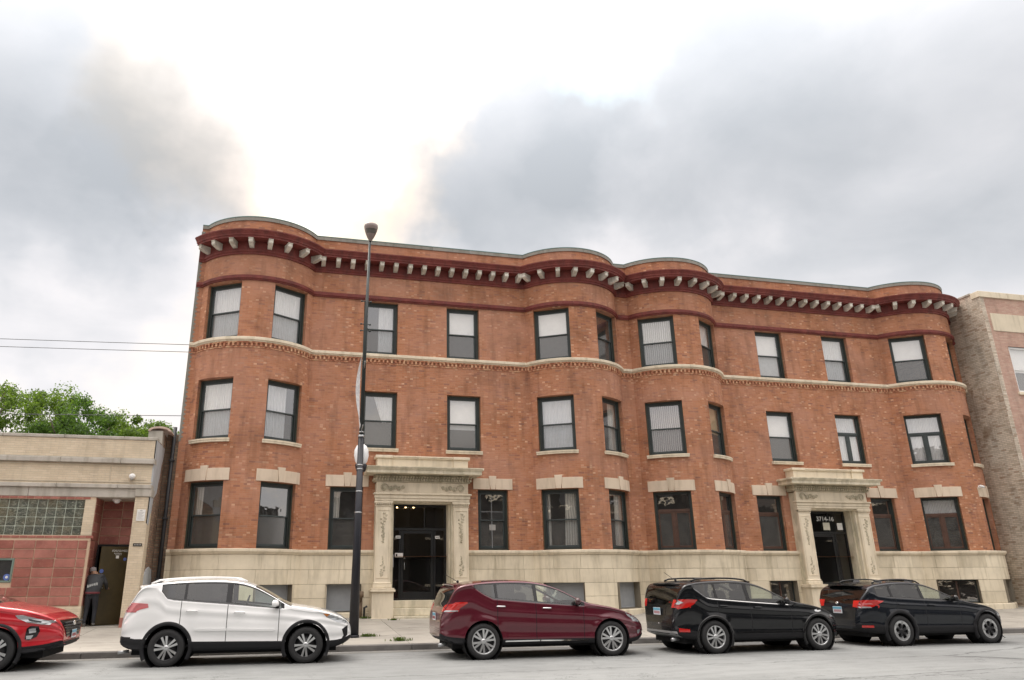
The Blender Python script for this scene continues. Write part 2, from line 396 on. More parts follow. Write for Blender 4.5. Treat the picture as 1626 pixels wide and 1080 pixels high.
def curtain_mat(name, c, period, depth=0.5, a=0.0):
    k = NT(name, rough=0.9, spec=0.1)
    tc = k.n('ShaderNodeTexCoord'); sp = k.n('ShaderNodeSeparateXYZ'); k.l(tc.outputs['Object'], sp.inputs[0])
    w = k.math('SINE', k.math('MULTIPLY', k.math('ADD', sp.outputs[0], k.math('MULTIPLY', k.noise(3, 2), 0.06)), 2*pi/period))
    f = k.math('MULTIPLY_ADD', w, 0.5, 0.5)
    k.base(k.mix(f, tuple(v*(1-depth) for v in c), c))
    k.bump(f, 0.8, 0.03)
    return k.m
M_sheer = curtain_mat('white_sheer', (0.90, 0.91, 0.91), 0.055, 0.16)
M_drape = curtain_mat('cream_drape', (0.78, 0.76, 0.69), 0.09, 0.35)
M_shade = paint('roller_shade', (0.86, 0.86, 0.84), 0.85, 0.04)
M_vblind = curtain_mat('vertical_blind', (0.68, 0.70, 0.72), 0.075, 0.5)
M_vblindr = curtain_mat('pinkish_vertical_blind', (0.50, 0.44, 0.44), 0.07, 0.75)
M_tan = paint('tan_shade', (0.55, 0.44, 0.27), 0.85, 0.06)

def glass_mat(name, tint=(0.93, 0.95, 0.95), refl=0.10, rough=0.015, wav=0.02, dirt=0.05):
    k = NT(name)
    tr = k.n('ShaderNodeBsdfTransparent'); tr.inputs[0].default_value = (*tint, 1)
    gl = k.n('ShaderNodeBsdfGlossy'); gl.inputs['Roughness'].default_value = rough; gl.inputs[0].default_value = (1, 1, 1, 1)
    df = k.n('ShaderNodeBsdfDiffuse'); df.inputs[0].default_value = (0.5, 0.5, 0.48, 1)
    fr = k.n('ShaderNodeLayerWeight'); fr.inputs[0].default_value = 0.5
    b = k.n('ShaderNodeBump', {'Strength': wav, 'Distance': 0.02}); k.l(k.noise(2.5, 2, 0.4), b.inputs['Height']); k.l(b.outputs[0], gl.inputs['Normal']); pass
    fac = k.math('ADD', k.math('MULTIPLY', k.math('POWER', fr.outputs['Facing'], 5.0), 0.9), refl+0.04, clamp=True)
    m1 = k.n('ShaderNodeMixShader'); k.l(fac, m1.inputs[0]); k.l(tr.outputs[0], m1.inputs[1]); k.l(gl.outputs[0], m1.inputs[2])
    m2 = k.n('ShaderNodeMixShader'); k.l(k.math('MULTIPLY', k.noise(4, 4, .7), dirt), m2.inputs[0]); k.l(m1.outputs[0], m2.inputs[1]); k.l(df.outputs[0], m2.inputs[2])
    k.l(m2.outputs[0], k.o.inputs[0]); k.t.nodes.remove(k.p)
    return k.m
M_glass = glass_mat('window_glass', (1, 1, 1), refl=0.24, wav=0.15, dirt=0.10)
M_screen = glass_mat('screened_glass', (0.72, 0.74, 0.76), 0.12, 0.12, 0.05, 0.22)
M_dglass = glass_mat('dark_door_glass', (0.55, 0.58, 0.6), 0.03, 0.01, 0.01, 0.02)
M_carg = glass_mat('car_glass', (0.86, 0.93, 0.89), 0.05, 0.0, 0.0, 0.01)
M_carg2 = glass_mat('tinted_car_glass', (0.16, 0.17, 0.19), 0.06, 0.0, 0.0, 0.01)

def flat(name, c, rough=0.5, **kw): return NT(name, col=c, rough=rough, **kw).m
M_grey = flat('notice_grey', (0.35, 0.34, 0.32)); M_paper = flat('paper_white', (0.75, 0.75, 0.73), 0.7)
M_blue = flat('sticker_blue', (0.10, 0.16, 0.45)); M_ink = flat('ink_black', (0.01, 0.01, 0.01))
M_textw = flat('lettering_white', (0.55, 0.57, 0.56), 0.6)
M_bulb = NT('chandelier_bulb', col=(1, 0.7, 0.4), emit=(1.0, 0.62, 0.28), es=14).m
M_globe = flat('milk_glass', (0.86, 0.87, 0.88), 0.25)
M_polegreen = paint('pole_dark_green', (0.016, 0.024, 0.023), 0.45, 0.3)
M_polenavy = paint('pole_navy', (0.011, 0.012, 0.019), 0.45, 0.35)
M_lumi = flat('luminaire_shell', (0.22, 0.17, 0.155), 0.4); M_lens = flat('luminaire_lens', (0.10, 0.09, 0.08), 0.15)
def banner_mat():
    k = NT('banner_cloth', rough=0.8); n = k.noise(9, 3, .6)
    k.base(k.ramp(n, [(0.42, (0.72, 0.72, 0.72)), (0.56, (0.55, 0.55, 0.57))])); return k.m
M_banner = banner_mat()
def ground_mat(name, c, crack=0.0, var=0.25, grain=0.2, big=0.35):
    k = NT(name, rough=0.88, spec=0.25)
    n1 = k.noise(big, 6, 0.62); n2 = k.noise(3.5, 5, 0.6, stretch=(0.35, 1, 1)); n3 = k.noise(120, 3, 0.7)
    col = k.ramp(n1, [(0.3, tuple(v*(1-var) for v in c)), (0.55, c), (0.75, tuple(v*(1+var*0.5) for v in c))])
    col = k.mix(1.0, col, k.ramp(n2, [(0.35, g3(0.86)), (0.55, g3(1.0))]), 'MULTIPLY')
    col = k.mix(1.0, col, k.ramp(n3, [(0.3, g3(1-grain)), (0.7, g3(1+grain*0.5))]), 'MULTIPLY')
    r = k.math('MULTIPLY_ADD', k.rnd(), 0.14, 0.93)
    rr = k.n('ShaderNodeCombineColor'); [k.l(r, rr.inputs[i]) for i in range(3)]
    col = k.mix(1.0, col, rr.outputs[0], 'MULTIPLY')
    if crack:
        v = k.n('ShaderNodeTexVoronoi', feature='DISTANCE_TO_EDGE'); v.inputs['Scale'].default_value = crack
        dn = k.n('ShaderNodeVectorMath', operation='MULTIPLY_ADD'); nn = k.n('ShaderNodeTexNoise', {'Scale': 1.2, 'Detail': 6, 'Roughness': .65}); k.l(k.coord(), nn.inputs['Vector'])
        k.l(nn.outputs['Color'], dn.inputs[0]); dn.inputs[1].default_value = (2.2, 2.2, 2.2); k.l(k.coord(), dn.inputs[2]); k.l(dn.outputs[0], v.inputs['Vector'])
        f = k.ramp(v.outputs[0], [(0.0, g3(0.42)), (0.0045, g3(0.62)), (0.008, g3(1))])
        msk = k.ramp(k.noise(0.5, 3, .5), [(0.45, g3(0)), (0.6, g3(1))])
        col = k.mix(msk, col, k.mix(1.0, col, f, 'MULTIPLY'))
    if crack:
        ln = k.n('ShaderNodeTexVoronoi', feature='DISTANCE_TO_EDGE'); ln.inputs['Scale'].default_value = 1.0
        mp = k.n('ShaderNodeMapping'); mp.inputs['Scale'].default_value = (.06, .42, 1); mp.inputs['Rotation'].default_value = (0, 0, .12)
        d2 = k.n('ShaderNodeVectorMath', operation='MULTIPLY_ADD'); n5 = k.n('ShaderNodeTexNoise', {'Scale': 1.6, 'Detail': 7, 'Roughness': .7}); k.l(k.coord(), n5.inputs['Vector'])
        k.l(n5.outputs['Color'], d2.inputs[0]); d2.inputs[1].default_value = (.8, .5, 0); k.l(k.coord(), d2.inputs[2]); k.l(d2.outputs[0], mp.inputs[0]); k.l(mp.outputs[0], ln.inputs['Vector'])
        col = k.mix(1.0, col, k.ramp(ln.outputs[0], [(0, g3(.5)), (.006, g3(.72)), (.011, g3(1))]), 'MULTIPLY')
        col = k.mix(1.0, col, k.ramp(k.noise(2.4, 3, .5), [(.66, g3(1)), (.74, g3(.78))]), 'MULTIPLY')
        col = k.mix(1.0, col, k.ramp(k.noise(.16, 2, .4, stretch=(.3, 1.4, 1)), [(.4, g3(.88)), (.6, g3(1.04))]), 'MULTIPLY')
        col = k.mix(1.0, col, k.ramp(k.noise(38, 4, .8), [(.25, g3(.75)), (.45, g3(1)), (.75, g3(1.12))]), 'MULTIPLY')
    k.base(col); k.bump(k.math('ADD', n3, k.math('MULTIPLY', n2, 0.3)), 0.35, 0.004)
    return k.m
M_road = ground_mat('worn_road_surface', (0.275, 0.283, 0.278), 0.45, 0.2, 0.16)
M_gutter = ground_mat('gutter_concrete', (0.24, 0.235, 0.22), 0.0, 0.3)
M_walk = ground_mat('pavement_concrete', (0.40, 0.375, 0.33), 0.0, 0.22, 0.12, 0.6)
M_kerb = ground_mat('kerb_concrete', (0.20, 0.19, 0.18), 0.0, 0.4, 0.2, 1.5)
M_earth = ground_mat('ground_earth', (0.16, 0.15, 0.12))
def tile_mat():
    k = NT('red_glazed_tile', rough=0.38, spec=0.4)
    r = k.rnd(); n = k.noise(3.0, 4, .6); n2 = k.noise(14, 4, .6)
    c = k.ramp(r, [(0, (0.30, 0.105, 0.08)), (0.5, (0.36, 0.135, 0.105)), (1, (0.40, 0.165, 0.13))])
    c = k.mix(1.0, c, k.ramp(n, [(0.3, (0.72, 0.72, 0.72)), (0.6, (1.05, 1.08, 1.1))]), 'MULTIPLY')
    c = k.mix(k.ramp(n2, [(0.55, g3(0)), (0.75, g3(0.4))]), c, (0.5, 0.32, 0.26))
    k.base(c); k.bump(n2, .15, .004); return k.m
M_tile = tile_mat()
M_grout = flat('tile_grout', (0.56, 0.42, 0.30), 0.9)
def gblock_mat():
    k = NT('glass_block', rough=0.12, spec=0.6)
    n = k.noise(9, 4, .7, dist=2.0, stretch=(1, 1, 1.6)); n2 = k.noise(1.3, 3, .6)
    c = k.ramp(n, [(0.36, (0.03, 0.035, 0.028)), (0.52, (0.11, 0.12, 0.09)), (0.68, (0.34, 0.35, 0.28))])
    c = k.mix(k.ramp(n2, [(0.45, g3(0)), (0.7, g3(0.5))]), c, (0.19, 0.14, 0.06))
    c = k.mix(k.math('MULTIPLY', k.rnd(), 0.35), c, (0.05, 0.06, 0.06))
    k.base(c); k.bump(n, 0.6, 0.02); return k.m
M_gblock = gblock_mat()
M_bgrout = flat('glass_block_grout', (0.40, 0.44, 0.37), 0.8)
def leaf_mat(name, c):
    k = NT(name, rough=0.55, spec=0.3)
    r = k.n('ShaderNodeNewGeometry').outputs['Random Per Island']
    k.base(k.ramp(r, [(0, tuple(v*0.55 for v in c)), (0.5, c), (1, tuple(v*1.7 for v in c))]))
    tl = k.n('ShaderNodeBsdfTranslucent'); tl.inputs[0].default_value = (c[0]*2.6, c[1]*2.6, c[2]*1.2, 1)
    mx = k.n('ShaderNodeMixShader'); mx.inputs[0].default_value = 0.45; k.l(k.p.outputs[0], mx.inputs[1]); k.l(tl.outputs[0], mx.inputs[2]); k.l(mx.outputs[0], k.o.inputs[0])
    return k.m
M_leaf = leaf_mat('tree_leaf', (0.085, 0.135, 0.030)); M_leaf2 = leaf_mat('tree_leaf_dark', (0.06, 0.11, 0.03)); M_weed = leaf_mat('weed_leaf', (0.06, 0.095, 0.022))
M_bark = stone_mat('bark', (0.13, 0.10, 0.08), 0.6)
# ------------------------------------------------------------------ ground, road, pavement
def sheet(name, x0, x1, y0, y1, z, mat, nx=1, ny=1):
    b = MB(); b.face([(x0, y0, z), (x1, y0, z), (x1, y1, z), (x0, y1, z)]); o = b.build(name, mat); tag(o, kind='structure'); return o
sheet('ground', -400, 500, -350, 600, -0.03, M_earth)
sheet('road', -160, 220, 0.9, 17.85, 0.0, M_road)
g = sheet('gutter', -160, 220, 17.85, 18.36, 0.004, M_gutter)
KY = 18.30
def walk_z(y): return 0.13+(y-KY)*0.050
kb = empty('kerb', (0, KY, 0)); tag(kb, kind='structure')
x = -16.0
i = 0
km = MB().box(0.004, 2.396, 0, 0.16, -0.02, 0.135, 0.018).data('kerb_stone', M_kerb)
while x < 46:
    link('kerb_stone', km, kb, Matrix.Translation((x, KY, 0))); x += 2.4
b = MB(); b.box(-160, -16.01, KY, KY+.16, -0.02, 0.135); b.box(46.4, 220, KY, KY+.16, -0.02, 0.135); o = b.build('kerb_run', M_kerb, kb); tag(o, kind='stuff')
pv = empty('pavement', (0, KY+.16, 0.13)); tag(pv, kind='structure')
b = MB(); ys = [KY+.16, 32]; b.face([(-160, KY+.165, walk_z(KY+.16)-.03), (220, KY+.165, walk_z(KY+.16)-.03), (220, 32, walk_z(32)-.03), (-160, 32, walk_z(32)-.03)])
b.build('pavement_bed', M_gutter, pv)
sw = 1.58; slabm = {}
rows = [(KY+.17, 19.95), (19.96, 21.52), (21.53, 23.09), (23.10, 24.95)]
for r, (ya, yb) in enumerate(rows):
    zA, zB = walk_z(ya), walk_z(yb)
    bb = MB(); vs = []
    c = 0.008
    t = [(c, ya+c, zA), (sw-c, ya+c, zA), (sw-c, yb-c, zB), (c, yb-c, zB)]
    q = [(0.004, ya+.002, zA-.014), (sw-.004, ya+.002, zA-.014), (sw-.004, yb-.002, zB-.014), (0.004, yb-.002, zB-.014)]
    d = [(p[0], p[1], p[2]-.04) for p in q]
    bb.mesh(t+q+d, [(0, 1, 2, 3)]+[(i, (i+1) % 4, (i+1) % 4+4, i+4) for i in range(4)]+[(i+4, (i+1) % 4+4, (i+1) % 4+8, i+8) for i in range(4)])
    me = bb.data('pavement_slab', M_walk)
    x = -14.2
    while x < 45:
        o = link('pavement_slab', me, pv, Matrix.Translation((x, 0, random.uniform(-.004, .004)))); x += sw
b = MB()
for (xa, xb) in ((-160, -14.21), (45.9, 220)):
    b.face([(xa, KY+.17, walk_z(KY+.16)), (xb, KY+.17, walk_z(KY+.16)), (xb, 32, walk_z(32)), (xa, 32, walk_z(32))])
o = b.build('pavement_run', M_walk, pv); tag(o, kind='stuff')
b = MB().box(-160, 220, -3.2, 0.9, -0.02, 0.13, 0.02); o = b.build('near_pavement', M_walk); tag(o, kind='structure')

# ------------------------------------------------------------------ facade plan
Y0, R = 24.75, 2.18
BAYS = [-1.27, 10.43, 14.70, 26.27]; BCY = 25.85; HALF = acos((BCY-Y0)/R)
XL, XR = -3.37, 28.36
path = []                      # (x,y)
USEG = {}                      # bay -> u of its start
def addp(x, y): path.append((x, y))
NB = 26
addp(XL, Y0)
for i, cx in enumerate(BAYS):
    for k in range(NB+1):
        a = -HALF+2*HALF*k/NB
        addp(cx+R*sin(a), BCY-R*cos(a))
addp(XR, Y0)
# remove duplicates
pp = [path[0]]
for p in path[1:]:
    if hypot(p[0]-pp[-1][0], p[1]-pp[-1][1]) > 1e-4: pp.append(p)
path = pp
UU = [0.0]
for a, b_ in zip(path, path[1:]): UU.append(UU[-1]+hypot(b_[0]-a[0], b_[1]-a[1]))
def segn(i):
    (x0, y0), (x1, y1) = path[i], path[i+1]; l = hypot(x1-x0, y1-y0); return ((y1-y0)/l, -(x1-x0)/l)
MIT = []
for i in range(len(path)):
    na = segn(max(i-1, 0)); nb = segn(min(i, len(path)-2))
    mx, my = na[0]+nb[0], na[1]+nb[1]; l = mx*mx+my*my; s = 2/l
    MIT.append((mx*s, my*s))
import bisect
def P(u, o=0.0):
    u = min(max(u, 0), UU[-1]); i = min(bisect.bisect_right(UU, u+1e-9)-1, len(path)-2); i = max(i, 0)
    t = (u-UU[i])/(UU[i+1]-UU[i]); x = path[i][0]*(1-t)+path[i+1][0]*t; y = path[i][1]*(1-t)+path[i+1][1]*t
    mx = MIT[i][0]*(1-t)+MIT[i+1][0]*t; my = MIT[i][1]*(1-t)+MIT[i+1][1]*t
    return (x+mx*o, y+my*o)
BAYU = []
for cx in BAYS:
    x0 = cx-R*sin(HALF); j = min(range(len(path)), key=lambda k: hypot(path[k][0]-x0, path[k][1]-Y0)); BAYU.append(UU[j])
BAYLEN = UU[path.index(min(path, key=lambda p: hypot(p[0]-(BAYS[0]+R*sin(HALF)), p[1]-Y0)))]-BAYU[0]
def ub(i, deg): return BAYU[i]+BAYLEN*(radians(deg)+HALF)/(2*HALF)
def ux(x):                                   # u of a point on the flat wall
    for i in range(len(path)-1):
        if path[i][0]-1e-6 <= x <= path[i+1][0]+1e-6 and abs(path[i][1]-Y0) < 1e-3 and abs(path[i+1][1]-Y0) < 1e-3:
            return UU[i]+(x-path[i][0])
    raise ValueError(x)
def usamples(u0, u1): return [u0]+[u for u in UU if u0+1e-4 < u < u1-1e-4]+[u1]
def sweep(mb, prof, u0, u1, close=True, caps=True):
    """closed profile [(offset,z)] carried along the facade"""
    us = usamples(u0, u1); vs = []; n = len(prof)
    for u in us:
        for o, z in prof: x, y = P(u, o); vs.append((x, y, z))
    fs = [(i*n+k, (i+1)*n+k, (i+1)*n+(k+1) % n, i*n+(k+1) % n) for i in range(len(us)-1) for k in range(n if close else n-1)]
    if caps: fs += [tuple(range(n)), tuple((len(us)-1)*n+k for k in range(n))[::-1]]
    mb.mesh(vs, fs); return mb

bld = empty('apartment_building', (12.5, Y0, 0.45))
tag(bld, 'long three-storey red brick apartment block with four rounded bays and limestone base', 'apartment building')
# ---- openings: (kind, u0, u1, z0, z1, style, curtain, centre normal)
ZB = {1: (2.50, 4.53), 2: (5.85, 7.84), 3: (9.21, 11.19)}
BZ = (0.62, 1.44)
wins = []
def bw(i, side, fl, style='double', cur='none'):
    a, b_ = ((-49.8, -13.8), (15.2, 50.2))[side]
    if fl == 1: a += .4; b_ -= .4
    wins.append((ub(i, a), ub(i, b_), fl, style, cur))
def fwn(x0, x1, fl, style='double', cur='none'): wins.append((ux(x0), ux(x1), fl, style, cur))
bw(0, 0, 3, cur='sheer'); bw(0, 1, 3, cur='sheer'); fwn(2.44, 3.68, 3, cur='sheer_right'); fwn(5.49, 6.73, 3, cur='shade_half')
bw(1, 0, 3, cur='shade_half'); bw(1, 1, 3, cur='none'); bw(2, 0, 3, cur='vblind'); bw(2, 1, 3, cur='shade_half')
fwn(18.42, 19.66, 3, cur='shade_full'); fwn(21.56, 22.80, 3, cur='sheer'); bw(3, 0, 3, cur='shade_half'); bw(3, 1, 3)
bw(0, 0, 2, cur='sheer'); bw(0, 1, 2, cur='sheer_left'); fwn(2.47, 3.71, 2, cur='swag_right'); fwn(5.50, 6.74, 2, cur='shade_half')
bw(1, 0, 2, cur='sheer'); bw(1, 1, 2, cur='drapes'); bw(2, 0, 2, cur='vblind_pink'); bw(2, 1, 2, cur='tan_half')
fwn(18.42, 19.66, 2, cur='shade_half'); fwn(21.58, 22.82, 2, 'tee', 'sheer'); bw(3, 0, 2, 'tee', 'sheer'); bw(3, 1, 2)
bw(0, 0, 1, cur='drape_left'); bw(0, 1, 1); fwn(1.52, 2.62, 1, cur='drape_left'); fwn(6.58, 7.68, 1, 'crossed')
bw(1, 0, 1, cur='drapes'); bw(1, 1, 1, cur='drapes'); bw(2, 0, 1, 'teewood'); bw(2, 1, 1, 'teewood')
fwn(17.50, 18.62, 1, 'transom'); fwn(22.58, 23.70, 1, 'transom'); bw(3, 0, 1, 'teewood', 'top_blue'); bw(3, 1, 1)
PORT = [4.57, 20.46]
doors = [(ux(PORT[0]-.96), ux(PORT[0]+.96), 0.45, 4.0), (ux(PORT[1]-.96), ux(PORT[1]+.96), 0.45, 4.0)]
base_w = []
for i in range(4):
    for s, (a, b_) in enumerate(((-49.4, -14.2), (15.6, 49.8))): base_w.append((ub(i, a), ub(i, b_), 'board' if i < 2 else 'dark'))
for a, b_, k in ((1.52, 2.62, 'board'), (6.58, 7.68, 'board'), (17.50, 18.62, 'dark'), (22.58, 23.70, 'dark')): base_w.append((ux(a), ux(b_), k))

# ---- brick wall with real openings
ZTOP = 13.44
ops = [(w[0], w[1], *ZB[w[2]]) for w in wins]+[(d[0], d[1], 2.30, 4.0) for d in doors]
us = sorted(set([round(u, 5) for u in UU]+[round(v, 5) for o in ops for v in o[:2]]))
zs = sorted(set([2.30, ZTOP]+[v for o in ops for v in o[2:4]]))
b = MB()
for ua, uc in zip(us, us[1:]):
    if uc-ua < 1e-4: continue
    um = (ua+uc)/2; A = P(ua); C = P(uc)
    for za, zb in zip(zs, zs[1:]):
        zm = (za+zb)/2
        if any(o[0] < um < o[1] and o[2] < zm < o[3] for o in ops): continue
        b.face([(A[0], A[1], za), (C[0], C[1], za), (C[0], C[1], zb), (A[0], A[1], zb)], [(ua, za), (uc, za), (uc, zb), (ua, zb)])
REC = 0.17
def chord(u0, u1):
    A = Vector(P(u0)); B = Vector(P(u1)); t = (B-A).normalized(); n = Vector((t.y, -t.x)); return A, B, t, n
for (u0, u1, z0, z1) in ops:
    A, B, t, n = chord(u0, u1); deep = REC+0.14
    for (Q, u) in ((A, u0), (B, u1)):
        q2 = Q-n*deep; b.face([(Q.x, Q.y, z0), (q2.x, q2.y, z0), (q2.x, q2.y, z1), (Q.x, Q.y, z1)], [(u, z0), (u+deep, z0), (u+deep, z1), (u, z1)])
    ss = usamples(u0, u1)
    for z in (z0, z1):
        for a, c in zip(ss, ss[1:]):
            pa, pc = Vector(P(a)), Vector(P(c)); qa = A+t*(pa-A).dot(t)-n*deep; qc = A+t*(pc-A).dot(t)-n*deep
            b.face([(pa.x, pa.y, z), (pc.x, pc.y, z), (qc.x, qc.y, z), (qa.x, qa.y, z)], [(a, z), (c, z), (c, z+deep), (a, z+deep)])
b.build('brick_wall', M_brick, bld, fix=False)
# parapet top/back, side and rear walls, floors, roof
b = MB(); sweep(b, [(0.0, ZTOP), (-0.3, ZTOP), (-0.3, 12.9)], 0, UU[-1], close=False, caps=False); b.build('parapet_back', M_common, bld)
b = MB()
def uvwall(b, x0, y0, x1, y1, z0, z1):
    l = hypot(x1-x0, y1-y0); b.face([(x0, y0, z0), (x1, y1, z0), (x1, y1, z1), (x0, y0, z1)], [(0, z0), (l, z0), (l, z1), (0, z1)])
uvwall(b, XL, 46, XL, Y0+.002, 0.3, 13.2); uvwall(b, XR, Y0+.002, XR, 46, 0.3, 13.2); uvwall(b, XL, 46, XR, 46, 0.3, 13.2)
b.build('side_wall', M_common, bld)
b = MB(); b.face([(XL, Y0-0.0, 12.95), (XR, Y0, 12.95), (XR, 46, 12.95), (XL, 46, 12.95)])
for i, cx in enumerate(BAYS):
    pts = [P(ub(i, -degr)) for degr in range(-59, 60, 6)]; b.face([(x, y+.02, 12.95) for x, y in pts])
b.build('roof', M_roof, bld)
b = MB()
for z in (2.3, 5.55, 8.85, 12.6):
    b.face([(XL, Y0+.33, z), (XR, Y0+.33, z), (XR, 30, z), (XL, 30, z)])
    for i, cx in enumerate(BAYS):
        b.face([P(ub(i, -degr), -.34)+(z,) for degr in range(-59, 60, 6)])
b.face([(XL, 29, .4), (XR, 29, .4), (XR, 29, 12.9), (XL, 29, 12.9)])
for x in (1.0, 4.6, 8.1, 12.56, 17.0, 20.46, 24.0):
    zq = 5.55 if x in (4.6, 20.46) else .4
    b.face([(x, Y0+.5, zq), (x, 29, zq), (x, 29, 12.8), (x, Y0+.5, 12.8)])
b.build('interior_wall', M_room, bld)

# ---- pale quoin strip at the left corner
b = MB()
z = 5.9
k = 0
while z < 13.3:
    w_ = 0.10 if k % 2 else 0.055
    b.box(XL-.02, XL+w_, Y0-.012, Y0+.2, z, z+.064); z += .0745; k += 1
b.box(XL-.018, XL+.045, Y0-.006, Y0+.2, 5.85, 13.3)
o = b.build('quoin_strip', M_coping, bld); o['kind'] = 'stuff'

# ---- windows
wcache = {}
def frame_rect(mb, x0, x1, z0, z1, t, y0, y1, tb=None):
    tb = tb or t
    mb.box(x0, x0+t, y0, y1, z0, z1, .006); mb.box(x1-t, x1, y0, y1, z0, z1, .006)
    mb.box(x0+t-.002, x1-t+.002, y0+.001, y1-.001, z1-t, z1-.001, .006); mb.box(x0+t-.002, x1-t+.002, y0+.001, y1-.001, z0+.001, z0+tb, .006)
def wmesh(key, fn, mats):
    if key not in wcache: mb = MB(); fn(mb); wcache[key] = mb.data(key[0], mats)
    return wcache[key]
def pane(mb, x0, x1, z0, z1, y): mb.face([(x0, y, z0), (x1, y, z0), (x1, y, z1), (x0, y, z1)])
def curtain(mb, x0, x1, z0, z1, y=0.125, fold=0.018, n=26, taper=None):
    vs = []; fs = []
    for i in range(n+1):
        t = i/n; yy = y+fold*sin(t*n*1.9)+fold*.5*sin(t*n*.7+1)
        xa = x0+(x1-x0)*t; xb = xa
        if taper: xb = taper[0]+(taper[1]-taper[0])*t
        vs += [(xb, yy, z0), (xa, yy, z1)]
    fs = [(2*i, 2*i+2, 2*i+3, 2*i+1) for i in range(n)]; mb.mesh(vs, fs, True)
RND = random.Random(3)
for (u0, u1, fl, style, cur) in wins:
    A, B, t, n = chord(u0, u1); w = (B-A).length; z0, z1 = ZB[fl]; h = z1-z0; wq = round(w, 2); hw = w/2-.004
    mid = (A+B)/2-n*REC
    M = Matrix(((t.x, -n.x, 0, mid.x), (t.y, -n.y, 0, mid.y), (0, 0, 1, z0), (0, 0, 0, 1)))
    ct = 0.105
    sill = 0.06
    bay = abs(n.x) > 0.05
    def f_out(mb):
        mb.box(-hw, -hw+ct, 0.0, .12, .002, h-.003, .008); mb.box(hw-ct, hw, 0.0, .12, .002, h-.003, .008)
        mb.box(-hw+ct, hw-ct, 0.002, .118, h-.11, h-.004, .008); mb.box(-hw+ct, hw-ct, .002, .118, .002, sill+.02, .008)
        mb.cur = 1
        frame_rect(mb, -hw-.0, hw+.0, .0015, h-.0035, .035, -.035, -.001)
        mb.cur = 0
    win = link('window', wmesh(('window', wq, fl), f_out, [M_frame, M_frame2]), bld, M)
    def sub(name, key, fn, mat, dy=0.0):
        return link(name, wmesh((name,)+key+(wq, fl), fn, mat), win, M @ Matrix.Translation((0, dy, 0)))
    ix = hw-ct; zb_, zt_ = sill+.02, h-.11; zm = (zb_+zt_)/2
    if style in ('double', 'crossed'):
        sub('sash', ('u',), lambda mb: frame_rect(mb, -ix, ix, zm-.025, zt_, .045, .02, .055), M_sash)
        sub('sash', ('l',), lambda mb: frame_rect(mb, -ix, ix, zb_, zm+.025, .048, .062, .10, .07), M_sash)
        sub('pane', ('u',), lambda mb: pane(mb, -ix+.04, ix-.04, zm, zt_-.04, .036), M_glass)
        sub('pane', ('l',), lambda mb: pane(mb, -ix+.04, ix-.04, zb_+.05, zm, .079), M_glass if (style == 'crossed') else M_screen)
        if style == 'crossed':
            sub('muntin', ('c',), lambda mb: (mb.box(-.012, .012, .058, .070, zb_, zt_), mb.box(-ix, ix, .0585, .0695, zm+.28, zm+.305)), M_tin)
            sub('notice', ('n',), lambda mb: mb.box(-.09, .13, .071, .077, zm-.33, zm-.14), M_grey)
    else:
        tz = zt_-(zt_-zb_)*(0.36 if style == 'tee' else 0.30)
        mt = M_wood if style in ('teewood', 'transom') else M_sash
        def mull(mb):
            mb.box(-ix, ix, .03, .09, tz-.05, tz+.05, .008)
            if style != 'transom': mb.box(-.05, .05, .032, .088, zb_, tz-.05, .008)
        sub('mullion', (style,), mull, mt)
        if style == 'transom':
            sub('sash', (style,), lambda mb: frame_rect(mb, -ix, ix, zb_, tz-.05, .05, .04, .08, .09), mt)
            sub('pane', (style,), lambda mb: pane(mb, -ix+.04, ix-.04, zb_+.05, tz-.06, .06), M_screen)
        else:
            sub('sash', (style, 'a'), lambda mb: frame_rect(mb, -ix, -.05, zb_, tz-.05, .05, .04, .08, .07), mt)
            sub('sash', (style, 'b'), lambda mb: frame_rect(mb, .05, ix, zb_, tz-.05, .05, .04, .08, .07), mt)
            gm = M_glass if style == 'tee' else M_screen
            sub('pane', (style, 'a'), lambda mb: pane(mb, -ix+.04, -.09, zb_+.05, tz-.06, .06), gm)
            sub('pane', (style, 'b'), lambda mb: pane(mb, .09, ix-.04, zb_+.05, tz-.06, .06), gm)
        sub('pane', (style, 't'), lambda mb: pane(mb, -ix, ix, tz+.04, zt_, .06), M_glass)
    jx = RND.uniform(-.28, .12)
    if cur == 'sheer': sub('curtain', ('sh',), lambda mb: curtain(mb, -ix, ix, zb_, zt_), M_sheer)
    elif cur == 'sheer_right': sub('curtain', ('sr',), lambda mb: curtain(mb, -.05, ix, zb_, zt_), M_sheer)
    elif cur == 'sheer_left': sub('curtain', ('sl',), lambda mb: curtain(mb, -ix, ix*.45, zb_, zt_), M_sheer)
    elif cur == 'swag_right': sub('curtain', ('sw',), lambda mb: curtain(mb, -ix*.35, ix, zm-.05, zt_, taper=(ix*.25, ix)), M_sheer)
    elif cur == 'shade_half': sub('roller_shade', ('hf', round(jx, 3)), lambda mb: mb.box(-ix+.01, ix-.01, .12, .125, zm+.03+(jx if fl == 2 or jx < 0 else 0), zt_), M_shade)
    elif cur == 'shade_full': sub('roller_shade', ('fl',), lambda mb: mb.box(-ix+.01, ix-.01, .12, .125, zb_, zt_), M_shade)
    elif cur == 'vblind': sub('vertical_blind', ('vb',), lambda mb: curtain(mb, -ix, ix, zb_, zt_, fold=.012, n=40), M_vblind)
    elif cur == 'vblind_pink': sub('vertical_blind', ('vp',), lambda mb: curtain(mb, -ix, ix, zb_, zt_, fold=.012, n=40), M_vblindr)
    elif cur == 'tan_half': sub('roller_shade', ('th',), lambda mb: mb.box(-ix*.4, ix-.01, .12, .125, zm-.1, zt_), M_tan)
    elif cur == 'drapes':
        sub('curtain', ('dr',), lambda mb: curtain(mb, ix*.22, ix*.95, zb_, zt_, taper=(ix*.1, ix*1.0), n=12), M_drape)
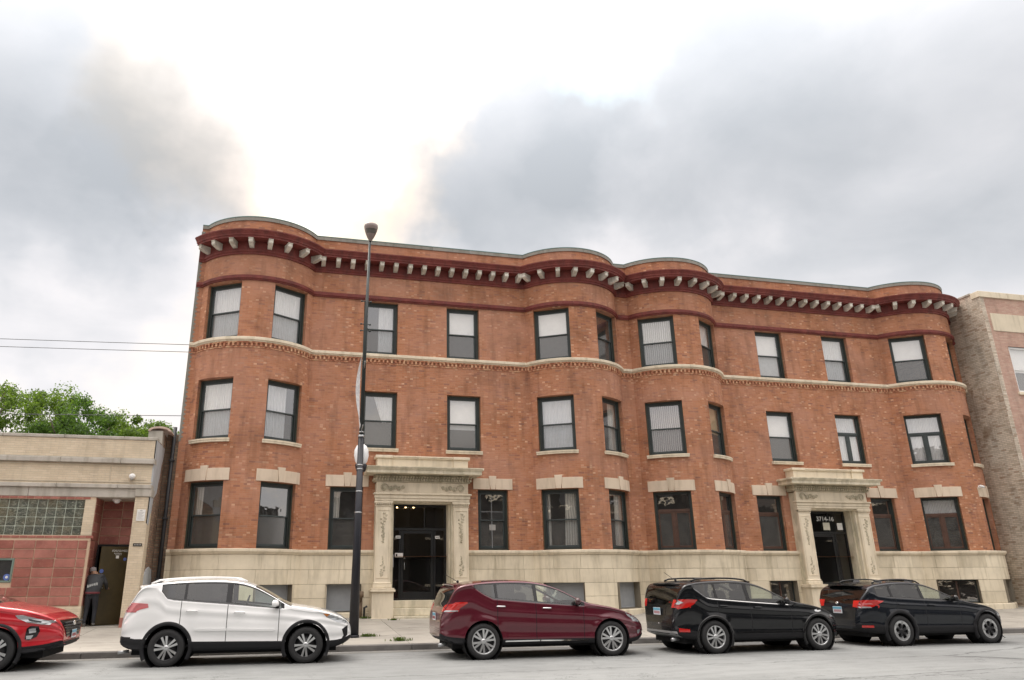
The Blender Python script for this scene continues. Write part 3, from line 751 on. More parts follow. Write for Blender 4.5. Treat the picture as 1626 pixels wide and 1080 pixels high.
        sub('curtain', ('dl',), lambda mb: curtain(mb, -ix, -ix*.72, zb_, zt_, n=6), M_drape)
    elif cur == 'drape_left': sub('curtain', ('d2',), lambda mb: curtain(mb, -ix*.9, -ix*.45, zm, zt_, n=8), M_drape)
    elif cur == 'top_blue': sub('curtain', ('tb',), lambda mb: curtain(mb, -ix, ix, zt_-.62, zt_, fold=.01), M_sheer)
    # ---- sill under second-floor windows
    if fl == 2:
        so, si = 0.10, -0.30; pad = 0.05
        mb = MB(); sweep(mb, [(-.05, z0-.125), (.085, z0-.125), (.085, z0-.065), (.10, z0-.06), (.10, z0-.012), (-.05, z0-.002)], u0-pad, u1+pad)
        o = mb.build('window_sill', M_limed, bld)
        mb = MB(); q = [(A.x, A.y), (B.x, B.y)]
        mb.face([P(u0, -.04)+(z0+.001,), P(u1, -.04)+(z0+.001,), tuple(B-n*(REC+.05))+(z0+.003,), tuple(A-n*(REC+.05))+(z0+.003,)])
        mb.build('sill_top', M_limed, o)
    if fl == 1:
        # lintel: two blocks and a keystone
        pad = 0.16; um = (u0+u1)/2; kw = 0.10; zt = 4.905; zl = z1+.003
        for (ua, uc, zz, off, tp) in ((u0-pad, um-kw-.004, zt, .028, 0), (um+kw+.004, u1+pad, zt, .028, 0), (um-kw, um+kw, zt+.085, .05, 1)):
            mb = MB(); sweep(mb, [(-.03, zl-.0), (off, zl-.0), (off, zz-.006), (off-.006, zz), (-.03, zz)], ua, uc)
            if tp:
                bm_v = mb.v
                ux_, uy_ = (Vector(P(um+.1))-Vector(P(um-.1))).normalized()
                cxm, cym = P(um)
                mb.v = [((x+ux_*0.035*(((x-cxm)*ux_+(y-cym)*uy_)/kw)*(1 if z > zl+.1 else -0.6), y+uy_*0.035*(((x-cxm)*ux_+(y-cym)*uy_)/kw)*(1 if z > zl+.1 else -0.6), z)) for x, y, z in bm_v]
            mb.build('lintel_stone' if not tp else 'keystone', M_lintel, bld)

# ---- limestone base: backing wall, blocks in courses, ledge, plinth
def sub_int(span, cuts):
    out = [span]
    for c0, c1 in cuts:
        nx = []
        for a, b_ in out:
            if c1 <= a or c0 >= b_: nx.append((a, b_)); continue
            if c0 > a: nx.append((a, c0))
            if c1 < b_: nx.append((c1, b_))
        out = nx
    return [(a, b_) for a, b_ in out if b_-a > .03]
dcut = [(ux(c-1.56), ux(c+1.56)) for c in PORT]
bo = [(w_[0], w_[1], BZ[0], BZ[1]) for w_ in base_w]
b = MB()
us = sorted(set([round(u, 5) for u in UU]+[round(v, 5) for o in bo for v in o[:2]]+[round(v, 5) for d in dcut for v in d]))
for ua, uc in zip(us, us[1:]):
    if uc-ua < 1e-4: continue
    um = (ua+uc)/2
    for za, zb in ((0.1, BZ[0]), BZ, (BZ[1], 2.32)):
        if za == BZ[0] and any(o[0] < um < o[1] for o in bo): continue
        if any(ux(c-.96) < um < ux(c+.96) for c in PORT): continue
        A = P(ua, .055); C = P(uc, .055); b.face([(A[0], A[1], za), (C[0], C[1], za), (C[0], C[1], zb), (A[0], A[1], zb)])
b.build('base_backing', M_joint, bld, fix=False)
CZ = [0.60, 1.02, 1.44, 1.88, 2.325]
j = .0035
rb = random.Random(11)
for ci in range(4):
    za, zb = CZ[ci]+j, CZ[ci+1]-j
    cuts = list(dcut)
    if ci < 2: cuts += [(o[0]-.0, o[1]+.0) for o in bo]
    for (a, b_) in sub_int((0, UU[-1]), cuts):
        if b_-a < .5: edges = [a, b_]
        else:
            n_ = max(1, round((b_-a)/rb.uniform(.85, 1.1))); edges = [a+(b_-a)*k/n_ for k in range(n_+1)]
            for k in range(1, n_): edges[k] += rb.uniform(-.12, .12)+(0.25 if ci % 2 and n_ > 3 else 0)*(.3)
        for e0, e1 in zip(edges, edges[1:]):
            of = .10+rb.uniform(-.003, .003)
            mb = MB(); sweep(mb, [(.04, za), (of-.006, za), (of, za+.006), (of, zb-.006), (of-.006, zb), (.04, zb)], e0+j, e1-j)
            mb.build('stone_block', M_lime, bld)
for (a, b_) in sub_int((0, UU[-1]), dcut):
    n_ = max(1, round((b_-a)/1.5))
    for k in range(n_):
        e0, e1 = a+(b_-a)*k/n_+j, a+(b_-a)*(k+1)/n_-j
        mb = MB(); sweep(mb, [(.03, 0.18), (.145, 0.18), (.145, .565), (.12, .596), (.03, .596)], e0, e1); mb.build('plinth_stone', M_lime, bld)
        mb = MB(); sweep(mb, [(.0, 2.328), (.115, 2.328), (.13, 2.345), (.175, 2.40), (.185, 2.41), (.185, 2.475), (.17, 2.488), (.0, 2.497)], e0, e1); mb.build('ledge_stone', M_limed, bld)
for (u0, u1, kind) in base_w:
    A, B, t, n = chord(u0, u1); w = (B-A).length; mid = (A+B)/2-n*.10
    M = Matrix(((t.x, -n.x, 0, mid.x), (t.y, -n.y, 0, mid.y), (0, 0, 1, BZ[0]), (0, 0, 0, 1))); h = BZ[1]-BZ[0]
    mb = MB(); mb.cur = 0
    deep = .17
    for sx in (-1, 1): mb.face([(sx*w/2, -.26, 0), (sx*w/2, .06, 0), (sx*w/2, .06, h), (sx*w/2, -.26, h)])
    mb.face([(-w/2, -.26, h), (w/2, -.26, h), (w/2, .06, h), (-w/2, .06, h)]); mb.face([(-w/2, -.20, 0), (w/2, -.20, 0), (w/2, .06, 0), (-w/2, .06, 0)])
    mb.cur = 1
    frame_rect(mb, -w/2+.003, w/2-.003, .003, h-.003, .04, -.02, .04)
    wn_ = link('basement_window', mb.data('basement_window', [M_joint, M_frame if kind == 'dark' else M_board], fix=False), bld, M)
    if kind == 'board': link('board', MB().box(-w/2+.03, w/2-.03, 0.0, .02, .03, h-.03).data('board', M_board), wn_, M)
    else:
        q = MB(); pane(q, -w/2+.03, w/2-.03, .03, h-.03, .01); link('pane', q.data('pane', M_glass), wn_, M)
        link('mullion', MB().box(-.025, .025, -.012, .03, .04, h-.04).data('mullion', M_wood), wn_, M)
# ---- belt course in stones, brick dentils below
n_ = round(UU[-1]/1.25)
for k in range(n_):
    e0, e1 = UU[-1]*k/n_+.003, UU[-1]*(k+1)/n_-.003
    mb = MB(); sweep(mb, [(-.0, 9.035), (.075, 9.035), (.085, 9.06), (.135, 9.085), (.135, 9.165), (.12, 9.18), (-.01, 9.205)], e0, e1); mb.build('belt_stone', M_limed, bld)
b = MB(); sweep(b, [(.0, 8.99), (.06, 8.99), (.06, 9.032), (.0, 9.032)], 0, UU[-1]); sweep(b, [(.0, 8.835), (.02, 8.835), (.025, 8.87), (.0, 8.87)], 0, UU[-1])
def pathbox(b, u, w, z0, z1, o0, o1, bot=None):
    p0, p1 = P(u-w/2, o0), P(u+w/2, o0); c = Vector(P(u, o0)); d = (Vector(P(u+.02))-Vector(P(u-.02))).normalized(); n = Vector((d.y, -d.x))
    a = c-d*w/2; e = c+d*w/2; a2 = a+n*(o1-o0); e2 = e+n*(o1-o0)
    b.mesh([(a.x, a.y, z0), (e.x, e.y, z0), (e2.x, e2.y, z0), (a2.x, a2.y, z0), (a.x, a.y, z1), (e.x, e.y, z1), (e2.x, e2.y, z1), (a2.x, a2.y, z1)],
           [(0, 1, 2, 3), (4, 5, 6, 7), (0, 1, 5, 4), (1, 2, 6, 5), (2, 3, 7, 6), (3, 0, 4, 7)])
u = .1
k = 0
while u < UU[-1]-.05:
    pathbox(b, u, .065, 8.885, 8.988, 0, .052); u += .1475
kd = NT('dentil_brick', rough=.85); kd.base(kd.ramp(kd.noise(9, 2, .5), [(.38, (.38, .15, .085)), (.5, (.55, .26, .15)), (.64, (.68, .44, .27))])); M_dent = kd.m
o = b.build('brick_dentils', M_dent, bld, merge=False); o['kind'] = 'stuff'
# ---- red painted string course above the top windows
b = MB(); sweep(b, [(0, 11.215), (.05, 11.215), (.055, 11.25), (.09, 11.27), (.09, 11.33), (.06, 11.345), (.055, 11.39), (0, 11.42)], 0, UU[-1]); b.build('string_course', M_cornice, bld)
# ---- cornice
b = MB(); sweep(b, [(0, 12.16), (.05, 12.16), (.05, 12.22), (.09, 12.25), (.09, 12.30), (.055, 12.32), (.055, 12.62), (0, 12.62)], 0, UU[-1]); b.build('cornice_frieze', M_cornice, bld)
b = MB(); sweep(b, [(0, 12.625), (.46, 12.60), (.46, 12.655), (.49, 12.67), (.50, 12.72), (.55, 12.80), (.57, 12.82), (.57, 12.86), (.40, 12.90), (0, 12.97)], 0, UU[-1]); b.build('cornice_crown', M_cornice, bld)
# brackets
def bracket_data():
    b = MB()
    prof = [(.0, 0), (.40, 0), (.40, -.15), (.37, -.185), (.31, -.20), (.22, -.235), (.10, -.265), (.0, -.27)]
    b.prism([(a*.94, z*.86) for a, z in prof], -.074, .074)
    b.box(-.0, .40, -.085, .085, -.032, .0, .008)
    me = b.data('cornice_bracket', M_bracket); return me
brm = bracket_data()
u_list = []
segs = []
prev = 0
for i in range(4):
    if BAYU[i]-prev > 1.0:
        segs.append((prev, BAYU[i]))
    segs.append((BAYU[i], BAYU[i]+BAYLEN)); prev = BAYU[i]+BAYLEN
for a, c in segs:
    n_ = max(1, round((c-a)/0.54))
    for k in range(n_): u_list.append(a+(c-a)*(k+.5)/n_)
for u in u_list:
    c = Vector(P(u, .05)); d = (Vector(P(u+.02))-Vector(P(u-.02))).normalized(); n = Vector((d.y, -d.x))
    M = Matrix(((n.x, d.x, 0, c.x), (n.y, d.y, 0, c.y), (0, 0, 1, 12.602), (0, 0, 0, 1)))
    link('cornice_bracket', brm, bld, M)
# ---- coping
n_ = round(UU[-1]/1.5)
for k in range(n_):
    e0, e1 = UU[-1]*k/n_+.003, UU[-1]*(k+1)/n_-.003
    mb = MB(); mb.cur = 0; sweep(mb, [(-.34, ZTOP), (.035, ZTOP), (.035, ZTOP+.13), (-.34, ZTOP+.14)], e0, e1)
    mb.cur = 1; sweep(mb, [(-.3, ZTOP+.132), (.045, ZTOP+.132), (.045, ZTOP+.155), (-.3, ZTOP+.16)], e0, e1); mb.build('coping_stone', [M_coping, M_patina], bld)

# ---- entrance porticos
def scroll(b, cx, cz, y, s=1, sc=1.0):
    for k, (dx, dz, r) in enumerate([(0, 0, .085), (.13, -.01, .05), (.21, .01, .045), (.29, -.012, .04), (.36, .008, .034)]):
        r *= sc; pts = []
        for q in range(13):
            a = q/12*2*pi*1.25+(k % 2)*pi; rr = r*(1-q/18)
            pts.append((cx+s*(dx*sc+rr*cos(a)), y-.012, cz+dz+rr*sin(a)))
        b.tube(pts, .012*sc, 5)
        b.ball((cx+s*dx*sc, y, cz+dz), r*.5, 8, 5, (1, .5, 1))
def portico(cx, steps, zdoor):
    YF = 24.33
    root = MB()
    # jamb walls (core) behind the pilasters, soffit
    for s in (-1, 1):
        xa, xb = cx+s*.99, cx+s*1.56
        root.box(min(xa, xb), max(xa, xb), YF+.10, Y0+.14, .2, 3.982, .004)
        root.box(*(sorted((cx+s*.93, cx+s*.993))), 24.60, Y0+.30, .2, 4.0, .004)
    root.box(cx-1.56, cx+1.56, YF+.10, Y0+.14, 3.985, 4.62, .004)
    pt = root.build('portico', M_limeg, bld)
    for s in (-1, 1):
        X = lambda a: cx+s*a
        b = MB(); b.box(*sorted((X(.95), X(1.63))), YF-.18, Y0+.02, .15, 1.20, .01)
        b.box(*sorted((X(.93), X(1.66))), YF-.22, Y0+.0, .15, .42, .012); b.build('pedestal', M_limed, pt)
        b = MB(); b.box(*sorted((X(.90), X(1.68))), YF-.25, Y0+.0, 1.202, 1.27, .012); b.box(*sorted((X(.93), X(1.65))), YF-.22, Y0+.0, 1.271, 1.315, .01); b.build('pedestal_cap', M_limed, pt)
        b = MB()
        b.box(*sorted((X(1.05), X(1.56))), YF, YF+.12, 1.316, 3.86, .008)
        b.box(*sorted((X(1.00), X(1.60))), YF-.04, YF+.121, 1.317, 1.43, .012); b.box(*sorted((X(1.02), X(1.58))), YF-.02, YF+.1215, 1.431, 1.50, .02)
        # sunk panel border
        for z0_, z1_ in ((1.62, 3.76),):
            b.box(*sorted((X(1.09), X(1.115))), YF-.018, YF+.01, z0_, z1_, .004); b.box(*sorted((X(1.495), X(1.52))), YF-.018, YF+.01, z0_, z1_, .004)
            b.box(*sorted((X(1.115), X(1.495))), YF-.018, YF+.01, z1_-.025, z1_, .004); b.box(*sorted((X(1.115), X(1.495))), YF-.018, YF+.01, z0_, z0_+.025, .004)
        b.build('pilaster', M_limed, pt)
        # capital
        b = MB(); b.box(*sorted((X(1.03), X(1.58))), YF-.02, YF+.13, 3.861, 3.90, .01)
        for q in range(9): b.ball((X(1.06+q*.061), YF-.03, 3.935), .026, 8, 5)
        b.box(*sorted((X(1.0), X(1.61))), YF-.05, YF+.13, 3.965, 4.03, .012); b.build('capital', M_limed, pt)
        # drop ornaments
        b = MB(); ro = random.Random(5)
        for q in range(30):
            t = q/30; z = 3.64-t*.95; w_ = .11*(1-t*.85)
            b.ball((X(1.305)+ro.uniform(-1, 1)*w_, YF-.006, z+ro.uniform(-.02, .02)), ro.uniform(.022, .045)*(1-t*.4), 7, 5, (ro.uniform(.7, 1.4), .5, ro.uniform(.6, 1.2)))
        b.tube([(X(1.305)+.035*sin(q*1.1)*(1-q/14), YF-.01, 3.6-q*.075) for q in range(13)], .011, 5)
        for q in range(20):
            t = q/20; z = 1.70+t*.62; w_ = .12*(1-t*.9)
            b.ball((X(1.305)+ro.uniform(-1, 1)*w_, YF-.006, z), ro.uniform(.02, .042)*(1-t*.4), 7, 5, (ro.uniform(.7, 1.4), .5, 1))
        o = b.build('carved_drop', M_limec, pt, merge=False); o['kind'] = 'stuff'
    # architrave
    b = MB(); b.box(cx-1.60, cx+1.60, YF-.03, YF+.11, 4.04, 4.13, .01); b.box(cx-1.62, cx+1.62, YF-.055, YF+.11, 4.131, 4.24, .01); b.box(cx-1.66, cx+1.66, YF-.10, YF+.11, 4.241, 4.30, .015); b.build('architrave', M_limed, pt)
    b = MB(); b.box(cx-1.56, cx+1.56, YF-.0, YF+.11, 4.301, 4.66, .01); b.build('frieze', M_limed, pt)
    for e in (-1, 1):
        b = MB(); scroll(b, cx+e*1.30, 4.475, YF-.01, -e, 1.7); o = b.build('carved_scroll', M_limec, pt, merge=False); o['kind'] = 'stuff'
    b = MB(); b.box(cx-1.62, cx+1.62, YF-.05, YF+.1, 4.661, 4.70, .008)
    q = cx-1.60
    while q < cx+1.6: b.box(q, q+.055, YF-.11, YF-.04, 4.705, 4.775, .006); b.ball((q+.05, YF-.10, 4.825), .034, 7, 5, (1, .8, 1.2)); q += .094
    for e in (-1, 1):
        yy = YF-.06
        while yy < Y0-.05: b.box(*sorted((cx+e*1.60, cx+e*1.67)), yy, yy+.055, 4.705, 4.775, .006); yy += .094
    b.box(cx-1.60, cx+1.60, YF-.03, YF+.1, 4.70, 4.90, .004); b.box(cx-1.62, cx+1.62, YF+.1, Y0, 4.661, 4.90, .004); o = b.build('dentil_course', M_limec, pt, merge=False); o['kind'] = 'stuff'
    b = MB()
    for x0_, x1_ in ((cx-1.95, cx-.95), (cx-.945, cx+.62), (cx+.625, cx+1.95)):
        b.box(x0_, x1_, YF-.40, Y0+.01, 4.905, 5.005, .008)
        n0 = len(b.v); b.mesh([(x0_, YF-.40, 5.007), (x1_, YF-.40, 5.007), (x1_, YF-.47, 5.10), (x0_, YF-.47, 5.10), (x0_, Y0, 5.007), (x1_, Y0, 5.007), (x1_, Y0, 5.14), (x0_, Y0, 5.14), (x0_, YF-.47, 5.125), (x1_, YF-.47, 5.125)],
               [(0, 1, 2, 3), (3, 2, 9, 8), (8, 9, 6, 7), (4, 5, 6, 7), (0, 1, 5, 4), (0, 3, 8, 7, 4), (1, 2, 9, 6, 5)])
    for e in (-1, 1): b.box(*sorted((cx+e*1.951, cx+e*2.01)), YF-.47, Y0, 5.05, 5.125, .01)
    b.build('cornice_slab', M_limeg, pt)
    b = MB(); b.box(cx-1.50, cx+1.50, YF+.02, Y0+.02, 5.13, 5.44, .008)
    for e in (-1, 1): b.box(*sorted((cx+e*1.06, cx+e*1.56)), YF-.03, Y0+.02, 5.131, 5.44, .01)
    b.box(cx-1.55, cx+1.55, YF-.03, Y0+.03, 5.441, 5.48, .01)
    for e in (-1, 1): b.box(*sorted((cx+e*1.04, cx+e*1.62)), YF-.09, Y0+.03, 5.4405, 5.54, .015)
    b.box(cx-1.58, cx+1.58, YF-.05, Y0+.03, 5.481, 5.535, .012); b.build('attic_block', M_limed, pt)
    # steps
    for k in range(steps):
        z1_ = zdoor-k*.225; b = MB(); y_ = YF+.28-k*.30
        b.box(cx-.94, cx+.94, y_, Y0+.4 if k == 0 else y_+.36, z1_-.225 if k < steps-1 else .1, z1_-.002*k, .012); b.build('step', M_limeg, pt)
    b = MB(); b.box(cx-1.66, cx+1.55, YF-.62, YF-.21, .05, .40, .02); b.build('step', M_limeg, pt)
    # little address box on the left jamb
    b = MB(); b.box(cx-.93, cx-.90, 24.62, 24.72, 1.95, 2.35, .006); b.build('intercom', M_tin, pt)
    return pt
YD = 24.98
def door_set(cx, z0, z1, kind):
    b = MB(); w = .955
    frame_rect(b, cx-w, cx+w, z0, z1, .09, YD-.04, YD+.05, .05)
    zt = z1-.82
    b.box(cx-w+.09, cx+w-.09, YD-.035, YD+.045, zt-.045, zt+.045, .006)
    xs = (cx-w+.30, cx+w-.42) if kind == 0 else (cx-w+.20, cx+w-.55)
    for x in xs: b.box(x-.03, x+.03, YD-.033, YD+.043, z0+.02, zt-.04, .005)
    b.box(cx+.18-.02, cx+.18+.02, YD-.03, YD+.04, zt+.04, z1-.08, .004)
    dr = b.build('entrance_door', M_black, bld)
    b = MB(); frame_rect(b, xs[0]+.035, xs[1]-.035, z0+.03, zt-.05, .10, YD-.02, YD+.03, .22)
    b.build('door_leaf', M_black, dr)
    b = MB(); pane(b, xs[0]+.12, xs[1]-.12, z0+.2, zt-.1, YD+.005); b.build('pane', M_dglass, dr)
    b = MB(); pane(b, cx-w+.08, xs[0]-.02, z0+.05, zt-.05, YD+.006); pane(b, xs[1]+.02, cx+w-.08, z0+.05, zt-.05, YD+.006); pane(b, cx-w+.08, cx+w-.08, zt+.04, z1-.08, YD+.007); b.build('side_pane', M_dglass, dr)
    b = MB(); b.tube([(xs[0]+.16, YD-.07, z0+.95), (xs[0]+.16, YD-.07, z0+1.2)], .012, 6); b.tube([(xs[0]+.16, YD-.07, z0+1.0), (xs[0]+.16, YD-.01, z0+1.0)], .01, 6); b.tube([(xs[0]+.16, YD-.07, z0+1.15), (xs[0]+.16, YD-.01, z0+1.15)], .01, 6); b.ball((xs[0]+.16, YD-.05, z0+1.32), .03); b.build('door_handle', M_tin, dr)
    # lobby behind
    b = MB(); xa, xb, ya, yb, za, zb = cx-1.25, cx+1.25, YD+.08, 28.4, z0-.02, 4.5
    b.face([(xa, ya, za), (xb, ya, za), (xb, yb, za), (xa, yb, za)]); b.face([(xa, ya, zb), (xb, ya, zb), (xb, yb, zb), (xa, yb, zb)])
    b.face([(xa, ya, za), (xa, yb, za), (xa, yb, zb), (xa, ya, zb)]); b.face([(xb, ya, za), (xb, yb, za), (xb, yb, zb), (xb, ya, zb)]); b.face([(xa, yb, za), (xb, yb, za), (xb, yb, zb), (xa, yb, zb)])
    b.build('lobby', M_room, dr)
    return dr, zt
def text_obj(txt, size, M, mat, parent, name='lettering', bold=0.0, ext=0.002):
    cu_ = bpy.data.curves.new('lettering', 'FONT'); cu_.body = txt; cu_.size = size; cu_.align_x = 'CENTER'; cu_.extrude = ext; cu_.offset = bold
    t = bpy.data.objects.new('tmp', cu_); COL.objects.link(t)
    dg = bpy.context.evaluated_depsgraph_get(); me = bpy.data.meshes.new_from_object(t.evaluated_get(dg)); bpy.data.objects.remove(t)
    me.materials.clear(); me.materials.append(mat)
    return link(name, me, parent, M)
FACE = Matrix(((1, 0, 0, 0), (0, 0, -1, 0), (0, 1, 0, 0), (0, 0, 0, 1)))       # text in xz plane facing the street
def at(x, y, z): return Matrix.Translation((x, y, z)) @ FACE
p1 = portico(PORT[0], 3, .93); p2 = portico(PORT[1], 3, 1.12)
d1, zt1 = door_set(PORT[0], .93, 4.0, 0); d2, zt2 = door_set(PORT[1], 1.12, 4.0, 1)
def notice(parent, x, z, w, h, m=M_paper, y=YD-.045, name='notice'):
    b = MB(); b.box(x-w/2, x+w/2, y-.004, y, z-h/2, z+h/2); return b.build(name, m, parent)
notice(d1, PORT[0]-.72, zt1-.26, .16, .09); notice(d1, PORT[0]+.62, zt1-.26, .15, .09); notice(d1, PORT[0]-.68, zt1-.84, .27, .14)

for dx in (-.72, .62):
    b = MB(); [b.box(PORT[0]+dx-.05+q*.03, PORT[0]+dx-.035+q*.03, YD-.052, YD-.0495, zt1-.285, zt1-.235) for q in range(4)]; b.build('notice_print', M_ink, d1)
notice(d1, PORT[0]-.76, zt1-.84, .05, .08, M_ink, YD-.0495)
text_obj('3714-16', .235, at(PORT[1]+.04, YD-.052, zt2+.44), M_textw, d2, bold=.006)
nn_ = notice(d2, PORT[1]+.06, zt2+.24, .30, .28, flat('notice_cream', (.6, .58, .47)), YD-.046)
b = MB()
for dx in (-.075, .065): b.box(PORT[1]+.06+dx-.045, PORT[1]+.06+dx+.045, YD-.054, YD-.051, zt2+.25, zt2+.34)
b.box(PORT[1]-.06, PORT[1]+.18, YD-.054, YD-.051, zt2+.128, zt2+.145); b.build('notice_print', M_ink, nn_)
notice(d2, PORT[1]+.66, zt2+.24, .24, .26, M_paper, YD-.046); notice(d2, PORT[1]-.86, zt2+.2, .09, .22, M_grey, YD-.046)
# chandelier glimpsed through the left transom
ch = empty('chandelier', (PORT[0]-.1, 26.6, 4.1)); tag(ch, 'lit chandelier seen through the dark glass over the left entrance door', 'chandelier')
b = MB(); b.tube([(PORT[0]-.1, 26.6, 4.35), (PORT[0]-.1, 26.6, 4.05)], .012, 6)
bulbs = [(-.42, .0, .02), (-.12, -.1, .02), (.02, .1, .08), (.18, .0, .03), (.27, .1, .07)]
for dx, dy, dz in bulbs: b.tube([(PORT[0]-.1, 26.6, 4.05), (PORT[0]-.1+dx*.6, 26.6+dy*.5, 3.98), (PORT[0]-.1+dx, 26.6+dy, 4.0+dz)], .008, 5)
b.build('chandelier_arm', M_tin, ch)
for dx, dy, dz in bulbs: b = MB(); b.ball((PORT[0]-.1+dx, 26.6+dy, 4.03+dz), .028, 8, 6); b.build('bulb', M_bulb, ch)

# ---- small things fixed to the main building
b = MB(); b.box(27.0, 27.09, 23.72, 23.86, 4.84, 4.93, .01); M0 = b
sc = empty('security_camera', (26.82, 23.7, 4.92)); tag(sc, 'small white security camera high on the right bay of the brick block', 'security camera')
b = MB(); b.box(-.05, .05, -.0, .05, -.05, .05, .01); b.tube([(0, 0, 0), (0, -.08, 0)], .02, 8); b.build('mount', M_white, sc, local=True)
b = MB(); b.tube([(-.10, -.12, .01), (.08, -.10, -.02)], .05, 12); b.build('camera_body', M_white, sc, local=True)
b = MB(); b.ball((.09, -.10, -.02), .04, 10, 6); b.build('lens', M_ink, sc, local=True)
sp_ = empty('standpipe', (2.62, 24.45, walk_z(24.4))); tag(sp_, 'rusty capped standpipe rising from the pavement left of the left entrance', 'pipe')
b = MB(); b.tube([(0, 0, -.05), (0, 0, .62)], .055, 10); b.tube([(0, 0, .5), (0, -.10, .62), (0, -.13, .7)], .05, 10); b.build('pipe', M_rust, sp_, local=True)
b = MB(); b.tube([(0, -.12, .62), (0, -.16, .78)], .075, 12); b.ball((-.07, -.1, .52), .05); b.build('cap', M_rust, sp_, local=True)
b = MB(); b.tube([(.12, .0, -.05), (.12, 0, .3), (.2, -.05, .34)], .035, 8); b.build('valve', M_pipe, sp_, local=True)
# ------------------------------------------------------------------ low yellow brick building on the left
LX, LY, LT = -3.75, 23.0, 5.64
lb = empty('low_shop_building', (-9, LY, .36)); tag(lb, 'low yellow brick building with red tiles and glass blocks at the left edge', 'building')
def wallface(b, x0, x1, z0, z1, y, u=None):
    b.face([(x0, y, z0), (x1, y, z0), (x1, y, z1), (x0, y, z1)], [(x0, z0), (x1, z0), (x1, z1), (x0, z1)])
def uvbox(b, x0, x1, y0, y1, z0, z1):
    """box with brick coordinates on its sides"""
    b.face([(x0, y0, z0), (x1, y0, z0), (x1, y0, z1), (x0, y0, z1)], [(x0, z0), (x1, z0), (x1, z1), (x0, z1)])
    b.face([(x1, y0, z0), (x1, y1, z0), (x1, y1, z1), (x1, y0, z1)], [(y0, z0), (y1, z0), (y1, z1), (y0, z1)])
    b.face([(x0, y1, z0), (x0, y0, z0), (x0, y0, z1), (x0, y1, z1)], [(-y1, z0), (-y0, z0), (-y0, z1), (-y1, z1)])
    b.face([(x0, y0, z1), (x1, y0, z1), (x1, y1, z1), (x0, y1, z1)], [(x0, y0), (x1, y0), (x1, y1), (x0, y1)])
    b.face([(x0, y0, z0), (x1, y0, z0), (x1, y1, z0), (x0, y1, z0)], [(x0, y0), (x1, y0), (x1, y1), (x0, y1)])
FX0 = -16.0
b = MB()
uvbox(b, FX0, LX, LY, LY+.35, 5.00, 5.55); uvbox(b, FX0, LX, LY+.005, LY+.35, 4.25, 4.84)
uvbox(b, LX-.40, LX, LY, LY+.5, .62, 3.90)                         # right pier
uvbox(b, -5.47, -5.19, LY, LY+.62, 2.81, 3.80)                     # pier between glass block and door
uvbox(b, FX0, -5.185, LY+.01, LY+.35, .25, .93)
b.build('yellow_brick_wall', M_ybrick, lb, fix=False)
b = MB(); uvbox(b, LX-.405, LX+.005, LY-.01, LY+.5, .2, .62); b.build('tile_plinth', M_tile, lb, fix=False)
b = MB()
for zz, pr in ((4.30, .012), (4.78, .012)): b.box(FX0, LX, LY-pr, LY+.01, zz, zz+.03)
x = FX0+.3
b.box(-4.92, -4.90, LY-.012, LY, 4.33, 4.78); b.box(-4.36, -4.34, LY-.012, LY, 4.33, 4.78); b.box(-4.28, -3.92, LY-.010, LY, 4.38, 4.40)
b.build('brick_panel_trim', M_ybrick, lb)
x = FX0
while x < LX-.3:
    x1_ = min(x+1.62, LX+.02)
    b = MB(); b.box(x+.003, x1_-.003, LY-.10, LY+.33, 4.845, 4.975, .012); b.box(x+.003, x1_-.003, LY-.06, LY+.33, 4.976, 5.005, .01); b.build('string_stone', M_greystone, lb)
    b = MB(); b.box(x+.003, x1_-.003, LY-.03, LY+.38, 5.552, LT, .01); b.build('coping_stone', M_greystone, lb)
    b = MB(); b.box(x+.003, x1_-.003, LY-.07, LY+.33, 4.13, 4.245, .012); b.build('string_stone', M_greystone, lb)
    x = x1_
for xa, xb in ((FX0, -9.6), (-9.59, -6.99), (-6.98, -4.16)):
    b = MB(); b.box(xa, xb, LY-.005, LY+.6, 3.875, 4.128, .008); b.build('lintel_stone', M_greystone, lb)
b = MB(); b.box(LX-.42, LX+.03, LY-.05, LY+.5, 3.905, 4.127, .012); b.build('pier_cap', M_greystone, lb)
# red border bricks, one by one
rbm = MB().box(.003, .197, 0, .08, 0, .062, .004).data('border_brick', M_tile)
def border(x0, x1, z, y=LY-.005):
    x = x0
    while x < x1-.1:
        link('border_brick', rbm, lb, Matrix.Translation((x, y, z))); x += .21
border(-11.0, -5.3, 3.805); border(-11.0, -5.2, 2.735)
b = MB(); b.box(-12, -5.2, LY+.012, LY+.3, 3.79, 3.874); b.box(-12, -5.19, LY+.012, LY+.3, 2.66, 2.81); b.build('border_mortar', M_grout, lb)
# glass blocks
gbm = MB().box(.008, .242, 0, .09, .006, .24, .018).data('glass_block', M_gblock)
gz = 2.815
for r in range(4):
    x = -5.475-.2455
    for c in range(21):
        link('glass_block', gbm, lb, Matrix.Translation((x, LY+.035, gz+r*.2455))); x -= .2455
b = MB(); b.box(-12, -5.47, LY+.05, LY+.12, 2.81, 3.80); b.build('glass_block_mortar', M_bgrout, lb)
